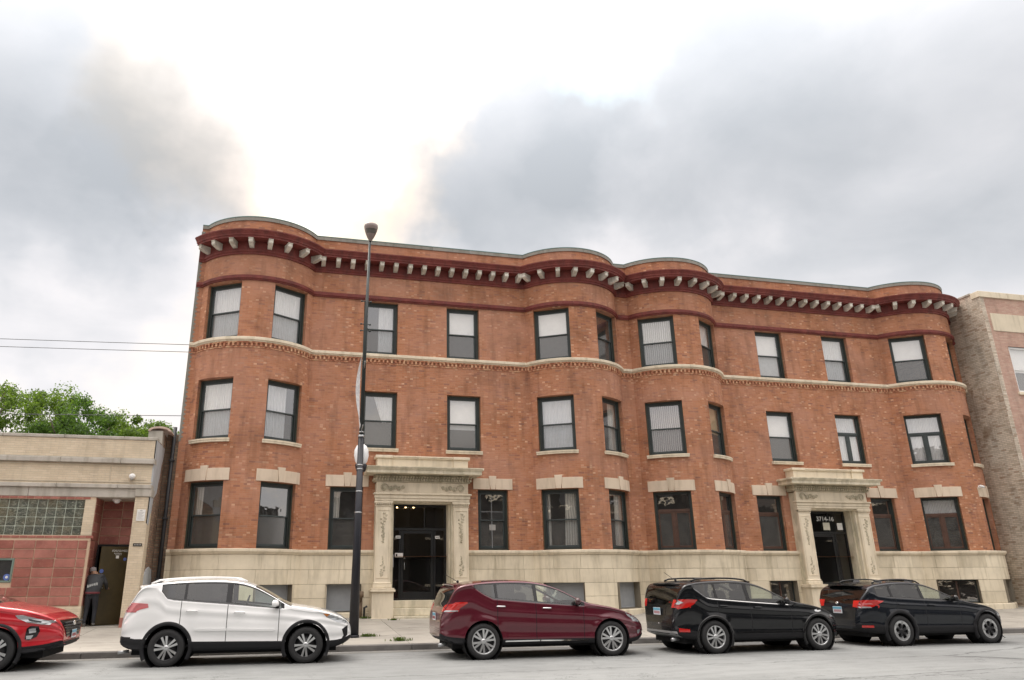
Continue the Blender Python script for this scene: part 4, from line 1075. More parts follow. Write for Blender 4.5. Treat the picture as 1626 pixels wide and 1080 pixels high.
# tiles in stack bond; a small dark window in them
TW, TH = .545, .249
tm = MB().box(.012, TW-.012, 0, .05, .012, TH-.012, .006).data('tile', M_tile)
tmh = MB().box(.012, .24-.012, 0, .05, .012, TH-.012, .006).data('tile', M_tile)
tz0 = .94
wx0, wx1, wz0, wz1 = -9.4, -7.04, 1.56, 2.19
for r in range(7):
    z = tz0+r*TH; x = -5.19-.06
    k = 0
    link('tile', tmh, lb, Matrix.Translation((x-.24, LY+.002, z))); x -= .24
    for c in range(12):
        x -= TW
        if x+TW > wx0 and x < wx1 and z+TH > wz0+.05 and z < wz1-.05:
            if x+TW > wx1+.1 and x < wx1:
                b = MB(); b.box(wx1+.02, x+TW-.009, LY+.002, LY+.052, z+.009, z+TH-.009, .006); b.build('tile', M_tile, lb)
            continue
        link('tile', tm, lb, Matrix.Translation((x, LY+.002, z)))
b = MB(); b.box(-12.5, wx0, LY+.024, LY+.3, .93, 2.72); b.box(wx1, -5.19, LY+.024, LY+.3, .93, 2.72); b.box(wx0, wx1, LY+.022, LY+.3, .93, wz0+.01); b.box(wx0, wx1, LY+.022, LY+.3, wz1-.02, 2.72); b.build('tile_grout', M_grout, lb)
b = MB(); frame_rect(b, wx0, wx1, wz0, wz1, .05, LY-.0, LY+.08); w_ = b.build('window', paint('window_frame_verdigris', (.16, .22, .19), .5), lb)
b = MB(); pane(b, wx0+.04, wx1-.04, wz0+.04, wz1-.04, LY+.05); b.build('pane', M_glass, w_)
b = MB(); b.box(wx0, wx1, LY+.3, LY+.32, wz0, wz1); b.build('window_backing', M_dark, w_)
def disc(b, cx, cz, y, r, dy=.004): b.prism([(cx+r*cos(a*pi/10), cz+r*sin(a*pi/10)) for a in range(20)], y-dy, y)
b = MB(); disc(b, -7.17, 1.70, LY+.045, .085); st = b.build('sticker', M_blue, w_)
b = MB(); disc(b, -7.17, 1.70, LY+.040, .035); b.build('sticker_mark', M_paper, w_)
# recessed doorway
DX0, DX1, DY = -5.19, -4.15, LY+.95
b = MB(); 
for z in range(0, 4): pass
dz0 = 2.83
for r in range(5):
    z = 2.60+r*TH
    for x in (DX0+.02, DX0+.02+TW):
        wd = TW if x < DX0+.1 else DX1-.0-(DX0+.02+TW)
        zz = min(TH, 3.87-z)
        if zz < .05: continue
        b = MB(); b.box(x+.009, x+wd-.009, DY-.02, DY+.03, z+.009, z+zz-.009, .006); b.build('tile', M_tile, lb)
b = MB(); b.box(DX0-.1, DX1+.05, DY, DY+.2, 2.56, 4.1); b.build('transom_wall', M_grout, lb)
for r in range(12):                                                 # left reveal, tiled
    z = .94+r*TH
    if z > 3.8: break
    zz = min(TH, 3.87-z)
    for yy, dd in ((LY+.06, .43), (LY+.50, .43)):
        b = MB(); b.box(DX0-.03, DX0+.012, yy+.006, yy+dd-.006, z+.009, z+zz-.009, .005); b.build('tile', M_tile, lb)
b = MB(); b.box(DX0-.25, DX0-.008, LY+.064, DY+.2, .3, 3.87); b.box(DX1+.001, DX1+.35, LY+.45, DY+.2, .3, 3.87); b.build('reveal_wall', M_grout, lb)
b = MB(); b.box(DX0-.3, LX-.01, LY+.03, DY+.3, 3.86, 3.88); b.build('recess_ceiling', M_greystone, lb)
zf = walk_z(LY)+.03
b = MB(); b.box(DX0, DX1, LY+.02, DY+2.2, .1, zf); b.build('door_step', M_walk, lb)
b = MB(); x0_, x1_ = DX0, DX1
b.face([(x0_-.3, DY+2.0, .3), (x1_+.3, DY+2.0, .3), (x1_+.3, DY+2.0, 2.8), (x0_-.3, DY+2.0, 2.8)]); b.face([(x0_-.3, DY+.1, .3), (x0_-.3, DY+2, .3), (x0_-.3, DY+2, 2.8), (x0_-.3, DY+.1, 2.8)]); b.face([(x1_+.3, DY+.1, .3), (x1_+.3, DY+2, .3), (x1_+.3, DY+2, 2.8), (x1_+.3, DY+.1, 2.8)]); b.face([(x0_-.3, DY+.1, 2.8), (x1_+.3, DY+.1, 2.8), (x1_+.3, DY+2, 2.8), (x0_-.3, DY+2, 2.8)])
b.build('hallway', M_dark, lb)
b = MB(); b.box(DX0, DX0+.06, DY-.03, DY+.1, zf, 2.60); b.box(DX1-.06, DX1, DY-.03, DY+.1, zf, 2.60); b.box(DX0+.06, DX1-.06, DY-.029, DY+.1, 2.545, 2.60); b.build('door_frame', M_black, lb)
# door leaf, hinged at the right jamb and standing open towards the street
ang = radians(24); Md = Matrix.Translation((DX1-.06, DY-.04, zf+.01)) @ Matrix.Rotation(ang, 4, 'Z')
dl = link('door_leaf', MB().box(-.86, 0, -.045, 0, 0, 2.13, .006).data('door_leaf', M_olive), lb, Md)
def onleaf(name, fn, m): b = MB(); fn(b); return link(name, b.data(name, m), dl, Md)
onleaf('door_handle', lambda b: (b.box(-.80, -.765, -.06, -.045, .93, 1.13, .004), b.tube([(-.785, -.06, 1.0), (-.785, -.10, 1.0), (-.69, -.10, .99)], .011, 6)), M_tin)
onleaf('lock', lambda b: b.ball((-.785, -.055, 1.28), .028, 10, 6, (1, .4, 1)), M_tin)
onleaf('sticker', lambda b: disc(b, -.78, 1.45, -.047, .055), M_blue)
onleaf('sticker', lambda b: disc(b, -.19, 1.78, -.047, .045), M_blue)
onleaf('notice', lambda b: b.box(-.44, -.36, -.05, -.0455, 1.80, 1.88), M_paper)
def strokes(b):
    rq = random.Random(2)
    for (xa, xb, z0_, z1_) in ((-.56, -.16, 1.985, 2.055), (-.50, -.29, 1.93, 1.965), (-.47, -.30, 1.90, 1.925)):
        x = xa
        while x < xb:
            b.box(x, x+.012, -.0475, -.0455, z0_, z1_-rq.random()*.02); b.box(x, x+.03, -.0477, -.0453, *( (z0_, z0_+.01) if rq.random() < .5 else (z1_-.03, z1_-.02))); x += .036
onleaf('door_lettering', strokes, M_textw)
# lamp in the recess
cl_ = empty('recess_lamp', (-4.72, LY+.42, 3.84)); tag(cl_, 'round white ceiling lamp over the recessed doorway of the yellow building', 'lamp')
b = MB(); b.lathe([(0, .02), (.13, .02), (.13, -.015), (.10, -.02)], 16); b.build('lamp_base', M_white, cl_, local=True)
b = MB(); b.lathe([(.10, -.018), (.09, -.06), (.05, -.09), (0, -.10)], 16); b.build('lamp_shade', M_globe, cl_, local=True)
dc = empty('dome_camera', (-4.30, LY-.01, 4.46)); tag(dc, 'white dome camera on the yellow brick frieze above the doorway', 'security camera')
b = MB(); b.ball((0, -.05, .02), .09, 14, 8, (1, .8, .9)); b.build('housing', M_white, dc, local=True)
b = MB(); b.ball((0, -.07, -.05), .05, 10, 6); b.build('lens', M_grey, dc, local=True)
pl_ = empty('wall_notice', (-3.94, LY-.005, 3.38)); tag(pl_, 'white printed notice on the yellow brick pier beside the doorway', 'notice')
b = MB(); b.box(-.115, .115, -.015, 0, -.16, .16, .004); b.build('board', M_paper, pl_, local=True)
b = MB(); b.box(-.03, .03, -.018, -.0155, .115, .135)
for q in range(7): b.box(-.085, .085-.03*(q % 3), -.0175, -.0155, .075-q*.031, .083-q*.031)
b.build('print', M_grey, pl_, local=True)
np_ = empty('number_plate_sign', (-3.93, LY-.005, 2.56)); tag(np_, 'small black plate on the yellow brick pier below the white notice', 'sign')
b = MB(); b.box(-.12, .12, -.014, 0, -.04, .04, .004); b.build('plate', M_ink, np_, local=True)
b = MB(); 
for q in range(5): b.box(-.09+q*.04, -.068+q*.04, -.016, -.0145, -.018, .018)
b.build('plate_lettering', M_grey, np_, local=True)
# right flank of the yellow building: rough common brick, smooth cement skin near the street
b = MB(); uvwall(b, LX-.002, LY+.34, LX-.002, 40, 0.2, 5.60); uvwall(b, LX-.004, LY+1.3, LX-.004, 40, 5.55, 5.98) 
b.build('flank_wall', M_common, lb, fix=False)
b = MB(); poly = [(LY, 5.55), (LY, 3.15), (LY+.16, 3.12), (LY+.26, 3.42), (LY+.42, 3.50), (LY+.50, 3.86), (LY+.62, 3.95), (LY+.98, 4.12), (LY+1.06, 4.42), (LY+1.2, 4.60), (LY+1.28, 5.0), (LY+1.45, 5.2), (LY+1.55, 5.56)]
b.mesh([(LX+.012, y, z) for y, z in poly]+[(LX-.03, y, z) for y, z in poly], [tuple(range(len(poly)))]+[(i, (i+1) % len(poly), (i+1) % len(poly)+len(poly), i+len(poly)) for i in range(len(poly))]); b.build('cement_skin', M_cement, lb)
b = MB(); poly = [(LY, .2), (LY+1.9, .2), (LY+1.9, 1.55), (LY+1.6, 1.9), (LY+1.1, 1.98), (LY+.7, 1.9), (LY+.5, 1.75), (LY+.5, 1.15), (LY+.2, .95), (LY, .62)]
b.mesh([(LX+.02, y, z) for y, z in poly]+[(LX-.03, y, z) for y, z in poly], [tuple(range(len(poly)))]+[(i, (i+1) % len(poly), (i+1) % len(poly)+len(poly), i+len(poly)) for i in range(len(poly))]); b.build('cement_skin', M_cement, lb)
b = MB(); b.face([(FX0, LY+.2, 5.3), (LX, LY+.2, 5.3), (LX, 40, 5.3), (FX0, 40, 5.3)]); b.build('roof', M_roof, lb)
b = MB(); uvwall(b, FX0, LY+.1, FX0, 40, .2, 5.6); uvwall(b, FX0, 40, LX, 40, .2, 5.6); uvwall(b, FX0, LY+.3, -12.0, LY+.3, .2, 5.5); b.face([(-12.5, LY+.12, .3), (FX0, LY+.12, .3), (FX0, LY+.12, 3.9), (-12.5, LY+.12, 3.9)], [(0, 0), (3, 0), (3, 3), (0, 3)]); b.build('rear_wall', M_common, lb, fix=False)
# rounded clay coping standing on the flank
b = MB(); b.box(LX-.42, LX-.0, LY+.9, LY+1.3, 5.5, 6.02, .01); b.box(LX-1.2, LX-.42, LY+.95, LY+1.25, 5.5, 5.80, .01); b.build('flank_parapet', M_greystone, lb)
b = MB()
pr = [(.34*cos(a*pi/10), .15*sin(a*pi/10)) for a in range(11)]; pr2 = [(.27*cos(a*pi/10), .09*sin(a*pi/10)) for a in range(10, -1, -1)]
b.prism([(LX-.10+x, 6.0+z) for x, z in pr+pr2], LY+.85, LY+2.6); b.build('clay_coping', M_terra, lb)
# downpipe in the slot between the two buildings
dp = empty('downpipe', (-3.50, 24.70, .35)); tag(dp, 'tall dark downpipe in the slot between the yellow building and the brick block', 'downpipe')
b = MB(); b.tube([(-3.52, 24.72, .35), (-3.52, 24.72, 6.3)], .06, 10); b.build('pipe', M_pipe, dp)
b = MB(); [b.box(-3.60, -3.44, 24.64, 24.80, z, z+.05, .005) for z in (1.6, 3.4, 5.2)]; b.build('pipe_bracket', M_pipe, dp)
b = MB(); uvwall(b, LX, 24.85, XL, 24.85, .3, 6.1); b.build('slot_wall', M_common, lb, fix=False)

# ------------------------------------------------------------------ taller building on the right
RX, RY, RT = 28.40, 23.13, 13.16
rbd = empty('pink_brick_building', (36, RY, .36)); tag(rbd, 'tall pinkish brick building with a bare buff side wall at the right edge', 'building')
b = MB(); uvwall(b, RX, 60, RX, RY, .2, RT-.05); b.build('side_wall', M_buff, rbd, fix=False)
wx, wz = (29.28, 31.1), (8.75, 10.72)
wl2 = [(29.28, 31.1, 8.75, 10.72), (29.28, 31.1, 5.0, 7.0), (33.2, 35.0, 8.75, 10.72), (33.2, 35.0, 5.0, 7.0), (37.2, 39.0, 8.75, 10.72), (37.2, 39.0, 5.0, 7.0)]
xs = sorted({RX, 28.62, 48.0} | {w[0] for w in wl2} | {w[1] for w in wl2}); zs2 = sorted({.2, RT-.28} | {w[2] for w in wl2} | {w[3] for w in wl2})
b = MB(); bq = MB()
for xa, xb in zip(xs, xs[1:]):
    for za, zb in zip(zs2, zs2[1:]):
        xm, zm = (xa+xb)/2, (za+zb)/2
        if any(w[0] < xm < w[1] and w[2] < zm < w[3] for w in wl2): continue
        wallface(bq if xb <= 28.63 else b, xa, xb, za, zb, RY)
b.build('front_wall', M_pink, rbd, fix=False)
bq.build('corner_strip', M_buff, rbd, fix=False)
x = RX-.04
while x < 47:
    b = MB(); b.box(x, x+1.496, RY-.06, RY+.35, RT-.28, RT-.01, .012); b.build('coping_stone', M_limed, rbd); x += 1.5
b = MB(); b.box(RX-.03, RX+.33, RY+.36, 60, RT-.06, RT+.03, .01); b.build('side_coping', M_greystone, rbd)
for xa in (28.74, 33.0, 37.2):
    b = MB(); b.box(xa, xa+3.9, RY-.03, RY+.1, 11.38, 12.17, .01); b.build('stone_panel', M_limed, rbd)
for w in wl2:
    Mw = Matrix.Translation(((w[0]+w[1])/2, RY, w[2])); hw = (w[1]-w[0])/2-.004; h = w[3]-w[2]-.004
    b = MB(); frame_rect(b, -hw, hw, .004, h, .08, .04, .12)
    b.box(-hw+.08, hw-.08, .05, .11, h/2-.03, h/2+.03, .005)
    for s in (-1, 1): b.face([(s*(hw+.002), 0, 0), (s*(hw+.002), .2, 0), (s*(hw+.002), .2, h), (s*(hw+.002), 0, h)])
    ww = link('window', b.data('window', M_white), rbd, Mw)
    b = MB(); pane(b, -hw+.07, hw-.07, .07, h-.07, .09); link('pane', b.data('pane', M_glass), ww, Mw)
    b = MB(); b.box(-hw+.05, hw-.05, .16, .17, h/2-.1, h-.05); link('roller_shade', b.data('roller_shade', M_shade), ww, Mw)
    b = MB(); b.box(-hw-.08, hw+.08, -.07, .12, -.12, -.002, .01); link('window_sill', b.data('window_sill', M_limed), rbd, Mw)
b = MB(); b.face([(RX+.05, RY+.5, .3), (48, RY+.5, .3), (48, RY+.5, RT-.4), (RX+.05, RY+.5, RT-.4)]); b.build('interior_wall', M_dark, rbd)
b = MB(); uvwall(b, 48, RY, 48, 60, .2, RT-.05); uvwall(b, RX, 60, 48, 60, .2, RT-.05); b.build('rear_wall', M_common, rbd)
b = MB(); b.face([(RX, RY, RT-.35), (48, RY, RT-.35), (48, 60, RT-.35), (RX, 60, RT-.35)]); b.build('roof', M_roof, rbd)
# dark shrubby rubbish at the foot of the side wall
b = MB(); rr = random.Random(5)

# ------------------------------------------------------------------ houses across the street, behind the viewer (seen only in reflections)
M_opp = brick_mat('grey_brown_brick', 0.21, 0.07, [(0, (0.10, 0.09, 0.08)), (1, (0.15, 0.13, 0.12))], (0.12, 0.11, 0.10), 0.5)
ob = empty('opposite_terrace', (8, -3.4, 0)); tag(ob, 'brick terrace across the street that shows only as reflections in the glass and paint', 'building')
b = MB()
xo = -40
k = 0
rr = random.Random(9)
for k, (x0_, x1_, h) in enumerate(((-42, -20, 7.5), (-19.5, -4, 10), (-3.9, 9, 8.2), (9.1, 24, 10.5), (24.1, 40, 7.0), (40.2, 60, 9.5))):
    b = MB(); uvbox(b, x0_, x1_, -15, -3.4, 0, h); b.build('house_wall', M_opp, ob, fix=False)
    q = MB(); w_ = MB(); x = x0_+1.2
    while x < x1_-1.6:
        for z in (1.2, 4.4, 7.4):
            if z+1.8 < h: q.box(x, x+1.1, -3.39, -3.36, z, z+1.8); w_.box(x-.1, x+1.2, -3.4, -3.3, z-.15, z)
        x += 2.4
    q.build('window', M_dark, ob); w_.build('sill', M_limed, ob)
# ------------------------------------------------------------------ street lamp with banner and lower globe
PX, PY = 1.97, 19.80
pb = walk_z(PY)
sl = empty('street_lamp', (PX, PY, pb)); tag(sl, 'tall dark street lamp between the white and the maroon car, with a white banner', 'street lamp')
LEAN = -0.0
b = MB(); b.tube([(0, 0, 0), (0, 0, .05)], .145, 20); b.tube([(0, 0, .04), (.01, 0, 2.4), (.02, 0, 5.08)], [.128, .10, .078], 20); b.build('pole_base', M_polenavy, sl, local=True)
b = MB(); b.tube([(.02, 0, 5.06), (.04, 0, 8), (.08, 0, 11.02)], [.060, .052, .032], 16); b.build('pole_shaft', M_polegreen, sl, local=True)
for z in (3.05, 3.60, 4.19, 4.30):
    r_ = .100-.0082*(z-2.4); b = MB(); b.lathe([(r_-.006, z), (r_+.005, z), (r_+.005, z+.03), (r_-.006, z+.03)], 20, Matrix.Translation((.013, 0, 0))); b.build('steel_band', M_tin, sl, local=True)
b = MB(); b.lathe([(.05, 5.07), (.085, 5.07), (.085, 5.13), (.05, 5.13)], 20, Matrix.Translation((.02, 0, 0))); b.build('steel_band', M_tin, sl, local=True)
b = MB(); b.lathe([(.05, 5.20), (.070, 5.20), (.070, 5.23), (.05, 5.23)], 20, Matrix.Translation((.02, 0, 0))); b.build('steel_band', M_tin, sl, local=True)
# shade on top: open-mouthed teardrop leaning towards the road
Mh = Matrix.Translation((.09, -.03, 10.97)) @ Matrix.Scale(.97, 4) @ Matrix.Rotation(radians(12), 4, 'X')
b = MB(); b.lathe([(.045, 0), (.06, .04), (.10, .10), (.155, .22), (.195, .34), (.215, .44), (.20, .52), (.14, .56), (.0, .58)], 22, Mh); b.build('lamp_head', M_lumi, sl, local=True)
b = MB(); b.lathe([(.105, .12), (.16, .235), (.196, .34), (.198, .36)], 12, Mh @ Matrix.Scale(1.02, 4), True, radians(215), radians(325)); b.build('lens', M_lens, sl, local=True)
# lower globe on the pavement side
b = MB(); b.tube([(0, .08, 4.28), (.06, .35, 4.18), (.10, .55, 4.22)], .03, 8); b.lathe([(.0, 4.20), (.12, 4.22), (.15, 4.30), (.17, 4.40), (.15, 4.42)], 16, Matrix.Translation((.10, .55, 0))); b.build('globe_bracket', M_polenavy, sl, local=True)
b = MB(); b.lathe([(.12, 4.42), (.17, 4.50), (.205, 4.66), (.195, 4.82), (.14, 4.93), (.07, 4.98), (0, 4.99)], 20, Matrix.Translation((.10, .55, 0))); b.build('lamp_globe', M_globe, sl, local=True)
b = MB(); b.tube([(.03, 0, 7.00), (-.02, -.75, 7.02)], .014, 6); b.tube([(.02, 0, 5.24), (-.02, -.75, 5.26)], .014, 6); b.build('banner_arm', M_tin, sl, local=True)
for z in (8.15, 8.35, 9.05):
    b = MB(); b.tube([(-.09, 0, z), (.17, .02, z)], .014, 6); b.ball((-.09, 0, z), .03, 8, 5); b.ball((.17, .02, z), .03, 8, 5); b.build('wire_clamp', M_polegreen, sl, local=True)
b = MB(); vs = []; n1_, n2_ = 20, 10
for i in range(n1_+1):
    for k in range(n2_+1):
        t = i/n1_; s_ = k/n2_
        z = 5.27+1.93*t; y = -.12-.62*s_
        x = -.04-.10*sin(pi*t)*(.6+.4*s_)-.03*t+.05*sin(s_*5)*sin(pi*t)-.04*s_
        vs.append((x, y, z+.12*s_*(1-t)*0+.0))
fs = [(i*(n2_+1)+k, i*(n2_+1)+k+1, (i+1)*(n2_+1)+k+1, (i+1)*(n2_+1)+k) for i in range(n1_) for k in range(n2_)]
b.mesh(vs, fs, True)
bn = empty('banner', (PX, PY, pb+6.2)); tag(bn, 'white cloth banner strapped to the street lamp, seen almost edge on', 'banner')
me = b.data('cloth', M_banner); bo_ = link('cloth', me, bn, Matrix.Translation((PX, PY, pb)))

# ------------------------------------------------------------------ overhead wires
wr = []
for (za, zb_, yy, lab) in ((9.62, 9.82, 27.0, 'upper of the two overhead wires left of the brick block'), (9.32, 9.54, 27.0, 'lower of the two overhead wires left of the brick block'), (6.98, 7.08, 26.6, 'thin single wire low over the roof of the yellow building')):
    b = MB(); pts = []
    for i in range(25):
        t = i/24; x = -3.4-t*42; z = zb_+(za-zb_)*(-3.4-x)/6.2*1.0+.0
        z = zb_-(-3.4-x)*.034*(1-t*.5)
        pts.append((x, yy, z))
    b.tube(pts, .011, 5); o = b.build('overhead_wire', M_pipe); tag(o, lab, 'wire')
    o_ = Vector(pts[0]); 

# ------------------------------------------------------------------ trees behind the low building
def tree(x, y, h, rx, rz, lab, mat, n, seed, base=.0):
    r = random.Random(seed); t = empty('tree', (x, y, 0)); tag(t, lab, 'tree', 'trees behind the low building')
    b = MB(); b.tube([(0, 0, 0), (.1, 0, h*.35), (.0, .1, h*.6)], [.28, .22, .14], 8)
    for k in range(9):
        a = r.uniform(0, 2*pi); zz = h*r.uniform(.35, .6); l = rx*r.uniform(.5, .85)
        b.tube([(0, 0, zz), (l*.5*cos(a), l*.5*sin(a), zz+h*.13), (l*cos(a), l*sin(a), zz+h*.27)], [.09, .06, .02], 5)
    b.build('trunk', M_bark, t, local=True)
    clumps = []
    for k in range(46):
        a = r.uniform(0, 2*pi); q = r.random()**.5; u = r.uniform(-1, 1)
        cx, cy, cz = rx*q*cos(a)*sqrt(1-u*u*.5), rx*q*sin(a)*sqrt(1-u*u*.5), h-rz+rz*u*.85*(1-.35*q)
        clumps.append((cx, cy, cz, r.uniform(.45, .95)*rx*.34))
    vs = []; fs = []
    for c in clumps:
        for _ in range(n//46):
            d = Vector((r.gauss(0, 1), r.gauss(0, 1), r.gauss(0, .8))).normalized()*c[3]*r.uniform(.45, 1.1)
            p = Vector(c[:3])+d; s_ = r.uniform(.045, .10)
            nrm = (d.normalized()+Vector((r.gauss(0, .6), r.gauss(0, .6), r.gauss(0, .6)))).normalized()
            x_ = nrm.orthogonal().normalized(); x_.rotate(Matrix.Rotation(r.uniform(0, 6.28), 3, nrm)); y_ = nrm.cross(x_)
            i = len(vs); vs += [p-x_*s_, p+y_*s_*.6, p+x_*s_*1.1, p-y_*s_*.6]; fs.append((i, i+1, i+2, i+3))
    b = MB(); b.mesh(vs, fs); b.build('crown', mat, t, fix=False, merge=False, local=True)
G_ = [(-16.6, 44, 13.5, 2.7, 3.6, 'tallest leafy tree at the left edge, behind the low building', M_leaf, 15000),
      (-13.6, 45, 12.9, 2.4, 3.2, 'broad bright green tree, second from the left edge, over the low roof', M_leaf, 14000),
      (-11.1, 43, 11.7, 2.2, 2.8, 'darker green tree in the middle of the row over the low roof', M_leaf2, 12000),
      (-8.9, 44, 11.0, 1.9, 2.4, 'smaller light green tree, second from the brick block over the low roof', M_leaf, 11000),
      (-7.1, 42, 10.3, 1.5, 2.0, 'lowest small tree nearest the brick block over the low roof', M_leaf, 9000),
      (-20.2, 46, 13.4, 3.0, 3.8, 'big tree at the far left, mostly outside the frame', M_leaf2, 12000)]
for i, g_ in enumerate(G_): tree(g_[0], g_[1], g_[2], g_[3], g_[4], g_[5], g_[6], g_[7], 20+i)

# ------------------------------------------------------------------ weeds
def weed(x, y, n, s, lab, seed):
    r = random.Random(seed); vs = []; fs = []; z0 = walk_z(y) if y > KY else .0
    for _ in range(n):
        a = r.uniform(0, 6.28); d = abs(r.gauss(0, s*.8)); px, py = d*cos(a)*1.6, d*sin(a)*.5; h = s*r.uniform(.4, 1.2); w_ = .008
        tx, ty = r.gauss(0, h*.5), r.gauss(0, h*.4); i = len(vs)
        vs += [(px-w_, py, 0), (px+w_, py, 0), (px+tx*.5+w_, py+ty*.5, h*.65), (px+tx*.5-w_, py+ty*.5, h*.65), (px+tx, py+ty, h*.8)]; fs += [(i, i+1, i+2, i+3), (i+3, i+2, i+4)]
    b = MB(); b.mesh(vs, fs); me = b.data('weed_tuft', M_weed, merge=False, fix=False); o = link('weed_tuft', me, None, Matrix.Translation((x, y, z0))); tag(o, lab, 'weeds', 'weeds in the pavement cracks')
weed(2.32, 19.85, 110, .09, 'green weeds growing against the right side of the lamp post foot', 1)
weed(1.3, 18.62, 110, .08, 'low weeds at the kerb just in front of the white car', 2)
weed(3.0, 18.9, 80, .11, 'weed tuft on the kerb edge right of the lamp post', 3)
weed(3.55, 23.62, 60, .06, 'weeds along the foot of the left end of the lowest portico step', 4)
weed(5.25, 23.60, 90, .07, 'weeds along the lowest portico step, next to the maroon car', 5)
weed(2.75, 24.2, 80, .08, 'weeds beside the rusty standpipe', 6)

# litter and fallen leaves along the gutter
rl_ = random.Random(4); b = MB(); vs = []; fs = []
for _ in range(420):
    x = rl_.uniform(-9, 26); y = 18.28-abs(rl_.gauss(0, .16)) if rl_.random() < .7 else rl_.uniform(18.6, 24.2); z = .012 if y < 18.3 else walk_z(y)+.006
    a = rl_.uniform(0, 6.28); s_ = rl_.uniform(.008, .028); i = len(vs)
    vs += [(x+s_*cos(a), y+s_*sin(a), z), (x+s_*.5*cos(a+1.6), y+s_*.5*sin(a+1.6), z+.006), (x-s_*cos(a), y-s_*sin(a), z+.003), (x+s_*.5*cos(a-1.6), y+s_*.5*sin(a-1.6), z)]; fs.append((i, i+1, i+2, i+3))
b.mesh(vs, fs); o = b.build('litter', flat('dry_leaf_litter', (.14, .10, .05), .9), fix=False, merge=False); tag(o, 'dry leaves and small litter strewn along the gutter and pavement', 'litter', kind='stuff')
